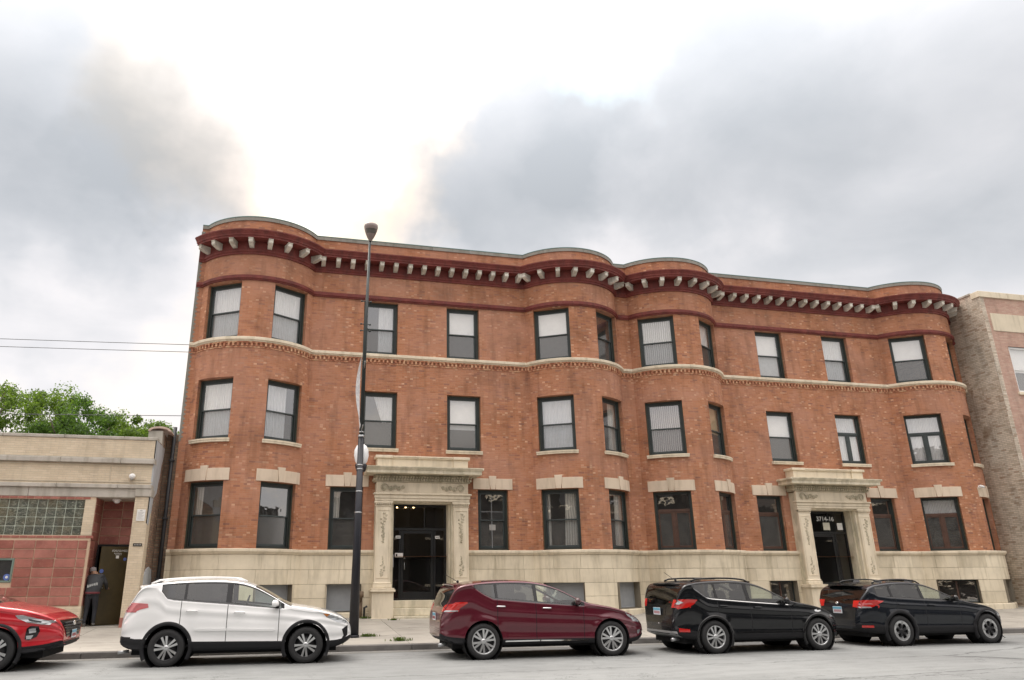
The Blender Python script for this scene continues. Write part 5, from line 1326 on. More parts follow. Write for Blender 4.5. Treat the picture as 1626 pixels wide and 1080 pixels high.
# ------------------------------------------------------------------ person in the doorway
def person(x, y, zf):
    root = empty('person', (x, y, zf)); tag(root, 'person in a dark jacket seen from behind, hunched in the recessed doorway', 'person')
    # skeleton seen from behind (facing away, +y), leaning forward and to the left
    Vv = [((0, 0, .96), .15), ((.01, .04, 1.10), .15), ((.02, .10, 1.27), .17), ((.01, .16, 1.42), .155), ((-.05, .20, 1.50), .075),
          ((-.09, .22, 1.58), .085), ((-.11, .24, 1.67), .075),                                     # neck, head
          ((-.19, .15, 1.43), .085), ((-.29, .17, 1.22), .062), ((-.27, .32, 1.05), .048), ((-.23, .40, 1.03), .036),   # left arm bent forward
          ((.20, .15, 1.45), .09), ((.31, .17, 1.26), .064), ((.32, .33, 1.10), .048), ((.33, .42, 1.10), .036),
          ((-.10, 0, .88), .115), ((-.12, .05, .50), .075), ((-.13, -.02, .10), .05), ((-.13, .10, .045), .04),
          ((.10, 0, .88), .115), ((.11, .09, .50), .075), ((.12, .06, .10), .05), ((.12, .18, .045), .04)]
    Ee = [(0, 1), (1, 2), (2, 3), (3, 4), (4, 5), (5, 6), (3, 7), (7, 8), (8, 9), (9, 10), (3, 11), (11, 12), (12, 13), (13, 14), (0, 15), (15, 16), (16, 17), (17, 18), (0, 19), (19, 20), (20, 21), (21, 22)]
    me = bpy.data.meshes.new('tmp'); me.from_pydata([v[0] for v in Vv], Ee, []); ob_ = bpy.data.objects.new('tmp', me); COL.objects.link(ob_)
    m = ob_.modifiers.new('s', 'SKIN'); 
    for i, v in enumerate(me.skin_vertices[0].data): v.radius = (Vv[i][1], Vv[i][1]*(.8 if i < 4 else 1)); v.use_root = (i == 0)
    ob_.modifiers.new('u', 'SUBSURF').levels = 2
    dg = bpy.context.evaluated_depsgraph_get(); dg.update(); m2 = bpy.data.meshes.new_from_object(ob_.evaluated_get(dg)); bpy.data.objects.remove(ob_)
    skin = flat('skin', (.30, .17, .11), .5); trs = flat('dark_trousers', (.018, .02, .026), .8); shoe = flat('shoe_grey', (.25, .25, .26), .5)
    jk = paint('dark_jacket_cloth', (.028, .030, .034), .75, .3)
    for mm in (skin, trs, shoe, jk): m2.materials.append(mm)
    for p in m2.polygons:
        c = p.center; p.use_smooth = True
        if c.z > 1.53: p.material_index = 0
        elif c.z < .10: p.material_index = 2
        elif c.z < .93 and abs(c.x) < .26: p.material_index = 1
        elif c.y > .36 and c.z < 1.16: p.material_index = 0
        else: p.material_index = 3
    body = bpy.data.objects.new('body', m2); COL.objects.link(body); body.parent = root
    # fingers
    for hx, hy, hz in ((-.22, .43, 1.03), (.33, .45, 1.10)):
        b = MB()
        for q in range(4): b.tube([(hx-.03+q*.02, hy, hz), (hx-.03+q*.02, hy+.05, hz-.01-(q % 2)*.004), (hx-.03+q*.02, hy+.075+(.008 if q in (1, 2) else 0), hz-.035)], [.010, .009, .007], 6)
        b.tube([(hx-.04, hy-.02, hz), (hx-.065, hy+.01, hz-.005), (hx-.06, hy+.04, hz-.01)], [.011, .010, .008], 6); b.ball((hx, hy-.01, hz), .045, 10, 6, (1, 1, .5)); b.build('hand', skin, root, local=True)
    # jacket: loose shell round the trunk with hem, raised collar
    b = MB(); rings = [(.93, .205, .165, 0, .0), (1.0, .215, .17, 0, .01), (1.12, .225, .175, .01, .04), (1.27, .25, .18, .02, .09), (1.40, .255, .165, .015, .13), (1.48, .20, .13, -.01, .16), (1.52, .12, .10, -.04, .19)]
    vs = []; sg = 20
    for z, rx, ry, ox, oy in rings:
        for k in range(sg): a = 2*pi*k/sg; vs.append((ox+rx*cos(a)*(1+.03*sin(3*a+z*9)), oy+ry*sin(a), z+.01*sin(4*a)))
    fs = [(i*sg+k, i*sg+(k+1) % sg, (i+1)*sg+(k+1) % sg, (i+1)*sg+k) for i in range(len(rings)-1) for k in range(sg)]
    b.mesh(vs, fs, True); b.build('jacket', jk, root, local=True)
    b = MB(); b.lathe([(.20, .94), (.218, .96), (.218, 1.0), (.20, 1.01)], 20, Matrix.Scale(.8, 4, (0, 1, 0))); b.build('jacket_hem', flat('dark_red_trim', (.11, .015, .02), .7), root, local=True)
    # grey knitted cap, ears, face turned away
    b = MB(); b.lathe([(.098, 0), (.104, .03), (.10, .08), (.075, .125), (.03, .148), (0, .15)], 16, Matrix.Translation((-.115, .235, 1.60)) @ Matrix.Rotation(radians(-12), 4, 'Y') @ Matrix.Rotation(radians(-14), 4, 'X')); b.build('cap', flat('grey_knit', (.22, .20, .20), .9), root, local=True)
    b = MB(); b.ball((-.205, .245, 1.60), .022, 8, 5, (.4, .8, 1.3)); b.ball((-.02, .245, 1.60), .022, 8, 5, (.4, .8, 1.3)); b.ball((-.115, .335, 1.585), .016, 8, 5); b.build('ear', skin, root, local=True)
    # white lettering band across the back
    b = MB(); b.box(-.17, .15, -.105, -.100, 1.19, 1.27); 
    Mb = Matrix.Translation((0, 0, 0))
    bb = MB()
    glyph = [(-.15, .03), (-.09, .03), (-.03, .03), (.03, .03), (.09, .03)]
    for gx, gw in glyph:
        for q in (0, 1): bb.box(gx+q*.03, gx+q*.03+.011, -.112, -.1, 1.17+gx*.28, 1.255+gx*.28)
        bb.box(gx, gx+.04, -.1125, -.1, 1.205+gx*.28, 1.217+gx*.28)
    bb.build('back_lettering', M_textw, root, local=True)
person(-4.97, LY+.14, zf); bpy.data.objects['person'].scale = (.9, .9, .9)
# ------------------------------------------------------------------ cars
def lerp_tab(tab, x):
    if x <= tab[0][0]: return tab[0][1]
    for (a, va), (b_, vb) in zip(tab, tab[1:]):
        if x <= b_: return va+(vb-va)*(x-a)/(b_-a) if b_ > a else vb
    return tab[-1][1]
def smooth_tab(tab, n=3):
    for _ in range(n):
        out = [tab[0]]
        for a, b_ in zip(tab, tab[1:]): out += [(a[0]*.75+b_[0]*.25, a[1]*.75+b_[1]*.25), (a[0]*.25+b_[0]*.75, a[1]*.25+b_[1]*.75)]
        out.append(tab[-1]); tab = out
    return tab
def car_paint(name, c, metal=0.0, rough=0.3):
    k = NT(name, rough=rough, metal=metal, coat=1.0 if max(c) > .05 else .7, spec=.5 if max(c) > .05 else .25)
    n = k.noise(1.2, 3, .5); k.base(k.ramp(n, [(.3, tuple(v*.93 for v in c)), (.7, c)]))
    # road dust settling low on the body
    sp = k.n('ShaderNodeSeparateXYZ'); k.l(k.coord(), sp.inputs[0])
    k.l(k.math('MULTIPLY_ADD', k.noise(25, 3, .6), .08, .02), k.p.inputs['Coat Roughness'])
    return k.m
M_tyre = NT('tyre_rubber', col=(0.018, 0.018, 0.019), rough=0.75).m
M_alloy = NT('alloy_silver', col=(0.62, 0.63, 0.64), rough=0.28, metal=0.85).m
M_alloyd = NT('alloy_dark', col=(0.03, 0.03, 0.033), rough=0.35, metal=0.3).m
M_chrome = NT('chrome', col=(0.8, 0.81, 0.82), rough=0.08, metal=1.0).m
M_plast = NT('black_plastic', col=(0.012, 0.012, 0.014), rough=0.6, spec=0.3).m
M_gloss = NT('gloss_black_trim', col=(0.01, 0.01, 0.011), rough=0.12).m
M_redl = NT('red_lamp_plastic', col=(0.50, 0.015, 0.012), rough=0.12, coat=1.0).m
M_redp = NT('pale_red_lamp', col=(0.60, 0.16, 0.17), rough=0.15, coat=1.0).m
M_clear = NT('headlamp_glass', col=(0.50, 0.52, 0.54), rough=0.1, metal=0.5, coat=1.0).m
M_amber = NT('amber_lamp', col=(0.6, 0.2, 0.03), rough=0.15, coat=1.0).m
M_seat = NT('seat_cloth', col=(0.07, 0.07, 0.072), rough=0.9).m
M_seatb = NT('beige_seat', col=(0.22, 0.19, 0.15), rough=0.9).m
M_plate = flat('number_plate_white', (0.62, 0.66, 0.70), 0.4); M_plateb = flat('number_plate_blue', (0.12, 0.36, 0.50), 0.4)
M_silverp = NT('silver_skid', col=(0.30, 0.30, 0.30), rough=0.4, metal=0.3).m

def build_car(name, label, Lr, wb, wf, W, top, bot, belt, glass_x, ws, rw, mat, wheel, world, yaw_=0.0, opt={}):
    """x forward from the rear axle; Lr<0 rear end; wf = front end; glass_x = windows [(x0,x1,mat)], ws=(x0,x1) windscreen, rw=(x0,x1) rear window"""
    kr, kf = opt.get('kr', 1), opt.get('kf', 1)
    mapx = lambda x: x*kr if x < 0 else (wb+(x-wb)*kf if x > wb else x)
    mt_ = lambda t: [(mapx(a), b__) for a, b__ in t]
    top, bot, belt, Lr, wf = mt_(top), mt_(bot), mt_(belt), mapx(Lr), mapx(wf)
    glass_x = [(mapx(g[0]), mapx(g[1]), g[2]) for g in glass_x]; rw = (mapx(rw[0]), mapx(rw[1]))
    top = smooth_tab(top, 2); belt_s = belt; bot = smooth_tab(bot, 2)
    RW = wheel['r']; arch = RW+wheel.get('gap', .055)
    Hr = W/2
    def wid(x):
        # plan outline rounded at both ends
        e = 1.0
        dr = (x-Lr)/0.75; df = (wf-x)/0.95
        if dr < 1: e *= 0.60+0.40*(1-(1-max(dr, 0))**2.6)**.55
        if df < 1: e *= 0.60+0.40*(1-(1-max(df, 0))**2.4)**.55
        return Hr*e
    crown = opt.get('crown', .07); tum = opt.get('tumble', .38)
    # stations
    keyx = sorted(set([Lr+.001, wf-.001]+[v for g in glass_x for v in g[:2]]+list(ws)+list(rw)+opt.get('doors', [])+[d+.013 for d in opt.get('doors', [])]))
    dense = []; x = Lr
    N_ = 2600; acc = 0; last = Lr; px = Lr; pz = lerp_tab(top, Lr); pw = wid(Lr); stations = [Lr]
    for i in range(1, N_+1):
        x = Lr+(wf-Lr)*i/N_; z = lerp_tab(top, x); w_ = wid(x)
        acc += hypot(hypot(x-px, (z-pz)*.8), (w_-pw)*.8); px, pz, pw = x, z, w_
        if acc > .030: stations.append(x); acc = 0
    stations.append(wf)
    for kx in keyx:
        j_ = min(range(len(stations)), key=lambda q: abs(stations[q]-kx))
        if abs(stations[j_]-kx) < .012 and 0 < j_ < len(stations)-1 and stations[j_] not in keyx: stations[j_] = kx
        elif kx not in stations: stations.append(kx); stations.sort()
    stations = sorted(set(stations))
    nB, nS, nG, nC, nR = 3, 26, 13, 4, 9
    arches = [(0.0, RW), (wb, RW)]
    def ring(x):
        zt = lerp_tab(top, x); zb = lerp_tab(bot, x); w = wid(x); zbl = lerp_tab(belt_s, x)
        cr = crown*min(1, (zt-zb)/.9)
        zre = zt-cr
        zsh = min(zbl, zre-.02)
        gh = max(0, zre-zsh)
        wr = w-.035*min(1, gh/.1)-tum*gh*min(1.0, w/Hr)
        pts = []
        def seg(a, b_, n):
            for q in range(n): t = q/n; pts.append((a[0]+(b_[0]-a[0])*t, a[1]+(b_[1]-a[1])*t))
        lo = (w-.045, zb)
        seg((0, zb), lo, nB)
        # body side with a soft bulge, a crease under the windows and a tucked sill
        zc = zb+.07
        H = max(zsh-zc, .02)
        for q in range(nS):
            t = q/nS; z = zc+H*t if q else zb+.03
            yy = w-.035*(2*t-1)**2*(1 if t < .5 else .75)-.012
            cz = opt.get('crease', .80)
            yy += .012*math.exp(-((t-cz)/.05)**2)-.010*math.exp(-((t-cz+.11)/.06)**2)-.020*math.exp(-((t-.27)/.10)**2)+.008*math.exp(-((t-.10)/.06)**2)
            for ax, ar in arches:
                d = hypot(x-ax, z-RW); f = max(0, 1-max(0, d-arch)/.13); yy += .022*f*f*(3-2*f)*(w/Hr)
            if q == 0: yy = w-.03
            pts.append((min(yy, Hr+.012), z))
        sh = (w-.022-.010, zsh)
        gb = (w-.04*min(1, gh/.1)-.006, zsh+.008 if gh > .03 else zsh+gh*.3)
        pts.append(sh)
        seg(gb, (wr, zre), nG)
        # corner fillet and roof crown
        inr = max(wr-.11, wr*.8)
        for q in range(nC):
            t = q/nC; a = t*pi/2
            pts.append((inr+(wr-inr)*cos(a), zre+(cr*.62)*sin(a)))
        for q in range(nR+1):
            t = q/nR; y = inr*(1-t); pts.append((y, zre+cr*.62+(zt-zre-cr*.62)*(1-(1-t)**2)))
        return pts
    rings = [ring(x) for x in stations]; m = len(rings[0])
    iS0 = nB; iBelt = nB+nS; iG0 = iBelt+1; iG1 = iG0+nG; iC1 = iG1+nC; iEnd = m-1
    vs = []; 
    def vid(i, k, s): return (i*m+k)*2+(0 if s < 0 else 1)
    for i, x in enumerate(stations):
        for (y, z) in rings[i]: vs.append([x, -y, z]); vs.append([x, y, z])
    def windows_at(x):
        for gi, g in enumerate(glass_x):
            if g[0]-1e-6 <= x <= g[1]+1e-6: return gi
        return None
    cls = {}
    doorx = opt.get('doors', [])
    for i in range(len(stations)-1):
        xm = (stations[i]+stations[i+1])/2
        thick = rings[i][iG1-1][1]-rings[i][iG0][1]
        for k in range(m-1):
            zm = (rings[i][k][1]+rings[i][k+1][1]+rings[i+1][k][1]+rings[i+1][k+1][1])/4; ym = (rings[i][k][0]+rings[i+1][k][0])/2
            c = 'body'
            if any(hypot(xm-ax, zm-RW) < arch for ax, ar in arches) and k < iBelt and (ym > Hr-.33 or k < iS0): c = None
            elif iG0 <= k < iG1:
                gi = windows_at(xm)
                span = any(g[0]-.05 < xm < g[1]+.05 for g in glass_x)
                if gi is not None and thick > .035 and iG0+1 <= k < iG1-1: c = 'g%d' % gi
                elif glass_x[0][0]-.03 < xm < glass_x[-1][1]+.07 and (span or True) and thick > .02: c = 'trim'
            elif k == iBelt and glass_x[0][0]-.02 < xm < glass_x[-1][1]+.02: c = 'belt'
            elif k >= iG1+1 and ws[0] < xm < ws[1]: c = 'ws' if k >= iG1+2 else 'trim'
            elif k >= iG1+2 and rw[0] < xm < rw[1]: c = 'rw'
            elif iS0+2 <= k < iBelt and any(d < xm < d+.0131 for d in doorx): c = 'gap'
            elif opt.get('clad') and k < iS0+opt['clad'] : c = 'clad'
            cls[(i, k)] = c
    # snap the vertices round the wheel openings onto a true circle
    used = {}
    for (i, k), c in cls.items():
        for a in ((i, k), (i+1, k), (i+1, k+1), (i, k+1)): used.setdefault(a, set()).add(c is None)
    for (i, k), s_ in used.items():
        if len(s_) == 2:
            x, (y, z) = stations[i], rings[i][k]
            ax = min(arches, key=lambda q: abs(q[0]-x))[0]; d = hypot(x-ax, z-RW)
            if d > .05 and y > Hr-.35 or k < iS0:
                f = arch/max(d, .01)
                if abs(d-arch) < .06:
                    for s in (0, 1): v = vs[(i*m+k)*2+s]; v[0] = ax+(x-ax)*f; v[2] = RW+(z-RW)*f
    groups = {}
    for (i, k), c in cls.items():
        if c is None: continue
        for s in (-1, 1):
            f = (vid(i, k, s), vid(i+1, k, s), vid(i+1, k+1, s), vid(i, k+1, s))
            key = c
            if c[0] == 'g' and c != 'gap': key = c+('n' if s < 0 else 'f')
            groups.setdefault(key, []).append(f if s < 0 else f[::-1])
    for i, e in ((0, 1), (len(stations)-1, -1)):
        for k in range(m-1):
            groups['body'].append((vid(i, k, -1), vid(i, k+1, -1), vid(i, k+1, 1), vid(i, k, 1)))
    root = empty(name); tag(root, label, 'car', 'cars parked along the kerb')
    full = bmesh.new(); fv = [full.verts.new(v) for v in vs]
    for c in cls: 
        if cls[c] is None: continue
        for s in (-1, 1):
            try: full.faces.new([fv[q] for q in (vid(c[0], c[1], s), vid(c[0]+1, c[1], s), vid(c[0]+1, c[1]+1, s), vid(c[0], c[1]+1, s))])
            except ValueError: pass
    bvh = BVHTree.FromBMesh(full); full.free()
    def emit(nm, keys, mats, inset=0.0, parent=None, smooth=True):
        bm = bmesh.new(); mp = {}
        for mi_, k in enumerate(keys):
            for f in groups.get(k, []):
                q = []
                for vi in f:
                    if vi not in mp: mp[vi] = bm.verts.new(vs[vi])
                    q.append(mp[vi])
                if len(set(q)) < 3: continue
                try: ff = bm.faces.new(q); ff.smooth = smooth; ff.material_index = min(mi_, len(mats)-1)
                except ValueError: pass
        if not bm.faces: bm.free(); return None
        bmesh.ops.remove_doubles(bm, verts=bm.verts, dist=1e-5)
        bmesh.ops.recalc_face_normals(bm, faces=bm.faces)
        if inset:
            bm.normal_update()
            for v in bm.verts: 
                n_ = v.normal.copy()
                out_ = Vector((0, v.co.y, v.co.z-.8))
                if n_.dot(out_) < 0: n_ = -n_
                v.co -= n_*inset
        me = bpy.data.meshes.new(nm); bm.to_mesh(me); bm.free()
        for mm in mats: me.materials.append(mm)
        o = bpy.data.objects.new(nm, me); COL.objects.link(o); o.parent = parent or root; return o
    body = emit('body', ['body', 'trim', 'belt', 'gap', 'clad'], [mat, M_gloss, opt.get('beltmat', M_gloss), M_plast, M_plast])
    gi = 0
    for gi, g in enumerate(glass_x):
        for s in 'nf': emit('side_window', ['g%d%s' % (gi, s)], [g[2]], .006)
    emit('windscreen', ['ws'], [M_carg], .004); emit('rear_window', ['rw'], [M_carg2], .004)
    # ---- helpers that lay a shape on the finished body
    def hit(o_, d):
        h = bvh.ray_cast(Vector(o_), Vector(d)); 
        return h[0] if h[0] is not None else None
    def side_patch(nm, poly, m_, off=.006, thick=.012, both=True, parent=None, step=.035, edge=None):
        poly = mt_(poly); xs_ = [p[0] for p in poly]; zs_ = [p[1] for p in poly]
        bm = bmesh.new(); bm.faces.new([bm.verts.new((x, 0, z)) for x, z in poly])
        x = min(xs_)+step
        while x < max(xs_): bmesh.ops.bisect_plane(bm, geom=bm.verts[:]+bm.edges[:]+bm.faces[:], plane_co=(x, 0, 0), plane_no=(1, 0, 0)); x += step
        z = min(zs_)+step
        while z < max(zs_): bmesh.ops.bisect_plane(bm, geom=bm.verts[:]+bm.edges[:]+bm.faces[:], plane_co=(0, 0, z), plane_no=(0, 0, 1)); z += step
        for s in ((-1, 1) if both else (-1,)):
            b2 = bm.copy(); lastp = s*(Hr-.05)
            for v in b2.verts:
                h = hit((v.co.x, s*2, v.co.z), (0, -s, 0))
                if h is None: 
                    nn = bvh.find_nearest(Vector((v.co.x, s*(Hr-.1), v.co.z)))[0]; v.co = nn+Vector((0, s*off, 0)); 
                else: lastp = h.y; v.co.y = h.y+s*off
            r_ = bmesh.ops.extrude_face_region(b2, geom=b2.faces[:])
            for v in [e for e in r_['geom'] if isinstance(e, bmesh.types.BMVert)]: v.co.y -= s*thick
            bmesh.ops.recalc_face_normals(b2, faces=b2.faces)
            me = bpy.data.meshes.new(nm); b2.to_mesh(me); b2.free(); me.materials.append(m_)
            for p in me.polygons: p.use_smooth = False
            o = bpy.data.objects.new(nm, me); COL.objects.link(o); o.parent = parent or root
        bm.free()
    def end_patch(nm, poly, m_, front=False, off=.006, thick=.015, step=.04, parent=None, mirror=False):
        """poly in (y,z), laid on the front or rear"""
        d = -1 if front else 1; polys = [poly]+([[(-y, z) for y, z in poly]] if mirror else [])
        for pl in polys:
            bm = bmesh.new(); bm.faces.new([bm.verts.new((0, y, z)) for y, z in pl])
            ys_ = [p[0] for p in pl]; zs_ = [p[1] for p in pl]
            y = min(ys_)+step
            while y < max(ys_): bmesh.ops.bisect_plane(bm, geom=bm.verts[:]+bm.edges[:]+bm.faces[:], plane_co=(0, y, 0), plane_no=(0, 1, 0)); y += step
            z = min(zs_)+step
            while z < max(zs_): bmesh.ops.bisect_plane(bm, geom=bm.verts[:]+bm.edges[:]+bm.faces[:], plane_co=(0, 0, z), plane_no=(0, 0, 1)); z += step
            for v in bm.verts:
                h = hit((wf+2 if front else Lr-2, v.co.y, v.co.z), (d, 0, 0))
                x = h.x if h is not None else (wf-.02 if front else Lr+.02)
                # the closed nose and tail caps are not in the tree
                x = min(max(x, Lr), wf)
                if h is None or (front and h.x < wf-.7) or (not front and h.x > Lr+.9): x = wf if front else Lr
                v.co.x = x-d*off
            r_ = bmesh.ops.extrude_face_region(bm, geom=bm.faces[:])
            for v in [e for e in r_['geom'] if isinstance(e, bmesh.types.BMVert)]: v.co.x += d*thick
            bmesh.ops.recalc_face_normals(bm, faces=bm.faces)
            me = bpy.data.meshes.new(nm); bm.to_mesh(me); bm.free(); me.materials.append(m_)
            o = bpy.data.objects.new(nm, me); COL.objects.link(o); o.parent = parent or root
    def lb_(nm, fn, m_, parent=None): b = MB(); fn(b); return b.build(nm, m_, parent or root, local=True)
    # ---- wheels
    wkey = 'wheel_'+name
    def wheel_set():
        r = RW; tw = .225; rim = wheel['rim']
        t_ = MB(); t_.lathe([(rim-.005, -tw/2+.015), (rim+.02, -tw/2), (r-.03, -tw/2+.004), (r-.008, -tw/2+.03), (r, -tw/2+.06), (r, tw/2-.06), (r-.008, tw/2-.03), (r-.03, tw/2-.004), (rim+.02, tw/2), (rim-.005, tw/2-.015)], 48)
        tm_ = t_.data('tyre', M_tyre)
        r_ = MB(); r_.lathe([(rim+.004, -tw/2+.012), (rim-.012, -tw/2+.006), (rim-.022, -tw/2+.02), (rim-.03, tw/2-.03)], 48)
        rl = r_.data('rim_lip', wheel.get('lip', M_alloy))
        d_ = MB(); d_.lathe([(0, -tw/2+.075), (rim-.02, -tw/2+.075), (rim-.02, .04), (0, .04)], 32); dk = d_.data('brake_backing', M_alloyd)
        sp_m = MB(); n = wheel['n']
        for k in range(n):
            base = 2*pi*k/n+wheel.get('rot', .3)
            for (da, w0, w1) in wheel['spokes']:
                a = base+da
                ca, sa = cos(a), sin(a); r0, r1 = .035, rim-.018
                ca0, sa0 = cos(base+da*wheel.get('conv', .5)), sin(base+da*wheel.get('conv', .5))
                p0 = Vector((r0*ca0, r0*sa0)); p1 = Vector((r1*ca, r1*sa)); d = (p1-p0).normalized(); nn = Vector((-d.y, d.x))
                y0 = -tw/2+.012; y0b = -tw/2+.03
                q = [(p0+nn*w0/2, y0b), (p0-nn*w0/2, y0b), (p1-nn*w1/2, y0), (p1+nn*w1/2, y0)]
                vsx = [(v.x, v.y, z) for v, z in q]+[(v.x, v.y, z+.035) for v, z in q]
                sp_m.mesh(vsx, [(0, 1, 2, 3), (4, 7, 6, 5), (0, 3, 7, 4), (1, 5, 6, 2), (0, 4, 5, 1), (3, 2, 6, 7)])
        if wheel.get('ring'):
            for k in range(n):
                a = 2*pi*(k+.5)/n+wheel.get('rot', .3); sp_m.cur = 1
                sp_m.mesh([(rr_*cos(a+da), rr_*sin(a+da), -tw/2+yy) for da in (-.36, -.18, 0, .18, .36) for rr_, yy in ((rim-.010, .008), (rim-.045+.02*abs(da)/.36*-1, .014))], [(2*q, 2*q+1, 2*q+3, 2*q+2) for q in range(4)])
                a = 2*pi*k/n+wheel.get('rot', .3)
                for e_ in (-1, 1): sp_m.mesh([(rr_*cos(a+e_*da), rr_*sin(a+e_*da), -tw/2+.0105) for da, rr_ in ((.02, rim-.02), (.14, rim-.02), (.10, rim*.55), (.06, rim*.55))], [(0, 1, 2, 3)])
            sp_m.cur = 0
        sp_m.lathe([(0, -tw/2+.018), (.035, -tw/2+.02), (.055, -tw/2+.032), (.058, -tw/2+.07)], 20)
        spd = sp_m.data('spoke', [wheel.get('mat', M_alloy), M_alloy])
        return tm_, rl, dk, spd
    tm_, rl, dk, spd = wheel_set()
    for ax in (0, wb):
        for s in (-1, 1):
            # wheel frame: local z = across the car, outer face = -z
            Mw = Matrix.Translation((ax, s*(Hr-.125), RW)) @ (Matrix.Rotation(radians(90), 4, 'X') if s > 0 else Matrix.Rotation(radians(-90), 4, 'X'))
            if s > 0: Mw = Matrix.Translation((ax, s*(Hr-.125), RW)) @ Matrix.Rotation(radians(90), 4, 'X')
            wo = bpy.data.objects.new('wheel', dk); COL.objects.link(wo); wo.parent = root; wo.matrix_basis = Mw @ Matrix.Rotation(ax*1.3+.4, 4, 'Z')
            for nm_, me_ in (('tyre', tm_), ('rim', rl), ('spoke', spd)):
                oo = bpy.data.objects.new(nm_, me_); COL.objects.link(oo); oo.parent = wo
            b = MB(); b.lathe([(arch+.004, 0), (arch+.004, .36), (0, .36)], 28, Matrix.Translation((ax, s*(Hr-.045), RW)) @ Matrix.Rotation(radians(90)*s, 4, 'X'), True, 0 if s < 0 else 0, 2*pi)
            # keep the half above the sill
            b.f = b.f; b.build('wheel_housing', M_dark2, root, local=True)
            if opt.get('flare'):
                w1 = opt['flare']; vs_, fs_ = [], []
                nn_ = 40; a0, a1 = radians(opt.get('fa', -28)), radians(180-opt.get('fa', -28))
                for q in range(nn_+1):
                    a = a0+(a1-a0)*q/nn_
                    for rr_, of_ in ((arch-.004, -.05), (arch-.004, .004), (arch+.012, .012), (arch+w1, .008), (arch+w1+.004, -.03)):
                        X, Z = ax+rr_*cos(a), RW+rr_*sin(a)
                        h = hit((ax+(arch+w1*.6)*cos(a), s*2, max(RW+(arch+w1*.6)*sin(a), lerp_tab(bot, X)+.05)), (0, -s, 0)); y = h.y if h is not None and abs(h.y) > Hr-.2 else s*(Hr-.03)
                        vs_.append((X, y+s*of_, Z))
                fs_ = [(q*5+k, q*5+k+1, (q+1)*5+k+1, (q+1)*5+k) for q in range(nn_) for k in range(4)]
                b = MB(); b.mesh(vs_, fs_, True); b.build('wheel_arch_trim', opt.get('flaremat', M_plast), root, local=True)
    # ---- underside, cabin
    zs_ = lerp_tab(bot, 1.3)
    lb_('underbody', lambda b: b.box(Lr+.25, wf-.3, -Hr+.28, Hr-.28, zs_-.04, zs_+.10), M_dark2)
    st = opt.get('seat', M_seat)
    zb_ = zs_+.25
    lb_('cabin_floor', lambda b: b.box(Lr+.3, wb-.5, -Hr+.1, Hr-.1, zs_+.10, zs_+.14), M_dark2)
    for (sx, sy) in ((1.35, -.36), (1.35, .36), (.45, -.36), (.45, .36)):
        def seat(b):
            b.box(sx-.25, sx+.25, sy-.24, sy+.24, zb_, zb_+.30, .05)
            Ms = Matrix.Translation((sx-.25, sy, zb_+.25)) @ Matrix.Rotation(radians(-14), 4, 'Y')
            b.box(-.07, .07, -.23, .23, 0, .56, .05, Ms); b.box(-.05, .05, -.12, .12, .60, .77, .04, Ms)
        lb_('seat', seat, st)
    lb_('dashboard', lambda b: b.box(ws[0]-.1, ws[1]-.35, -Hr+.15, Hr-.15, zb_+.2, lerp_tab(belt_s, ws[1])-.03, .05), M_seat)
    sw_ = MB(); 
    pts_ = [(ws[0]-.22+.05*sin(a*pi/8), .36+.18*cos(a*pi/8), lerp_tab(belt_s, 1.6)+.02+.17*sin(a*pi/8)) for a in range(17)]; sw_.tube(pts_, .014, 6); sw_.build('steering_wheel', M_seat, root, local=True)
    # ---- mirrors
    mx = opt['mirror'][0]; mz = opt['mirror'][1]
    for s in (-1, 1):
        hh = hit((mx, s*2, mz), (0, -s, 0)); y = (hh.y if hh is not None else s*(Hr-.1))
        def mir(b):
            prof = [(-.095, .0), (-.085, .055), (-.03, .085), (.05, .08), (.10, .045), (.115, 0), (.09, -.05), (.0, -.068), (-.08, -.055)]
            rr_ = []
            for t, sc_, xo_ in ((0, .55, .02), (.05, .9, .01), (.12, 1.0, 0), (.19, .9, -.015), (.225, .55, -.03)):
                rr_.append([(mx+xo_+px_*sc_*.62, y+s*(.01+t), mz+.03+pz_*sc_*.95) for px_, pz_ in prof])
            n9 = len(prof); v_ = [p for r_ in rr_ for p in r_]
            f_ = [(i*n9+k, i*n9+(k+1) % n9, (i+1)*n9+(k+1) % n9, (i+1)*n9+k) for i in range(4) for k in range(n9)]+[tuple(range(n9)), tuple(4*n9+k for k in range(n9))]
            b.mesh(v_, f_, True)
        mo = lb_('wing_mirror', mir, opt.get('mirmat', mat))
        lb_('mirror_foot', lambda b: b.box(mx-.03, mx+.05, y-s*.03, y+s*.04, mz-.05, mz+.03, .01), M_plast, mo)
        lb_('indicator', lambda b: b.box(mx+.01, mx+.085, y+s*.03, y+s*.2, mz-.035, mz-.012, .006), M_plast, mo)
    # ---- handles
    for (hx, hz) in opt['handles']:
        for s in (-1, 1):
            h = hit((hx, s*2, hz), (0, -s, 0)); y = h.y if h is not None else s*Hr
            def hd(b): b.tube([(hx-.10, y+s*.012, hz), (hx-.08, y+s*.038, hz+.004), (hx+.08, y+s*.038, hz), (hx+.10, y+s*.012, hz-.004)], .0135, 8)
            lb_('door_handle', hd, opt.get('handlemat', mat))
    opt['extra'](dict(side=side_patch, end=end_patch, lb=lb_, hit=hit, root=root, body=body, top=top, Hr=Hr, wid=wid, Lr=Lr, wf=wf, wb=wb, belt=belt_s, bot=bot, mat=mat, mapx=mapx))
    root.location = (world[0], world[1]+Hr, 0); root.rotation_euler = (0, 0, yaw_)
    return root
M_dark2 = NT('underbody_black', col=(0.008, 0.008, 0.009), rough=0.95).m
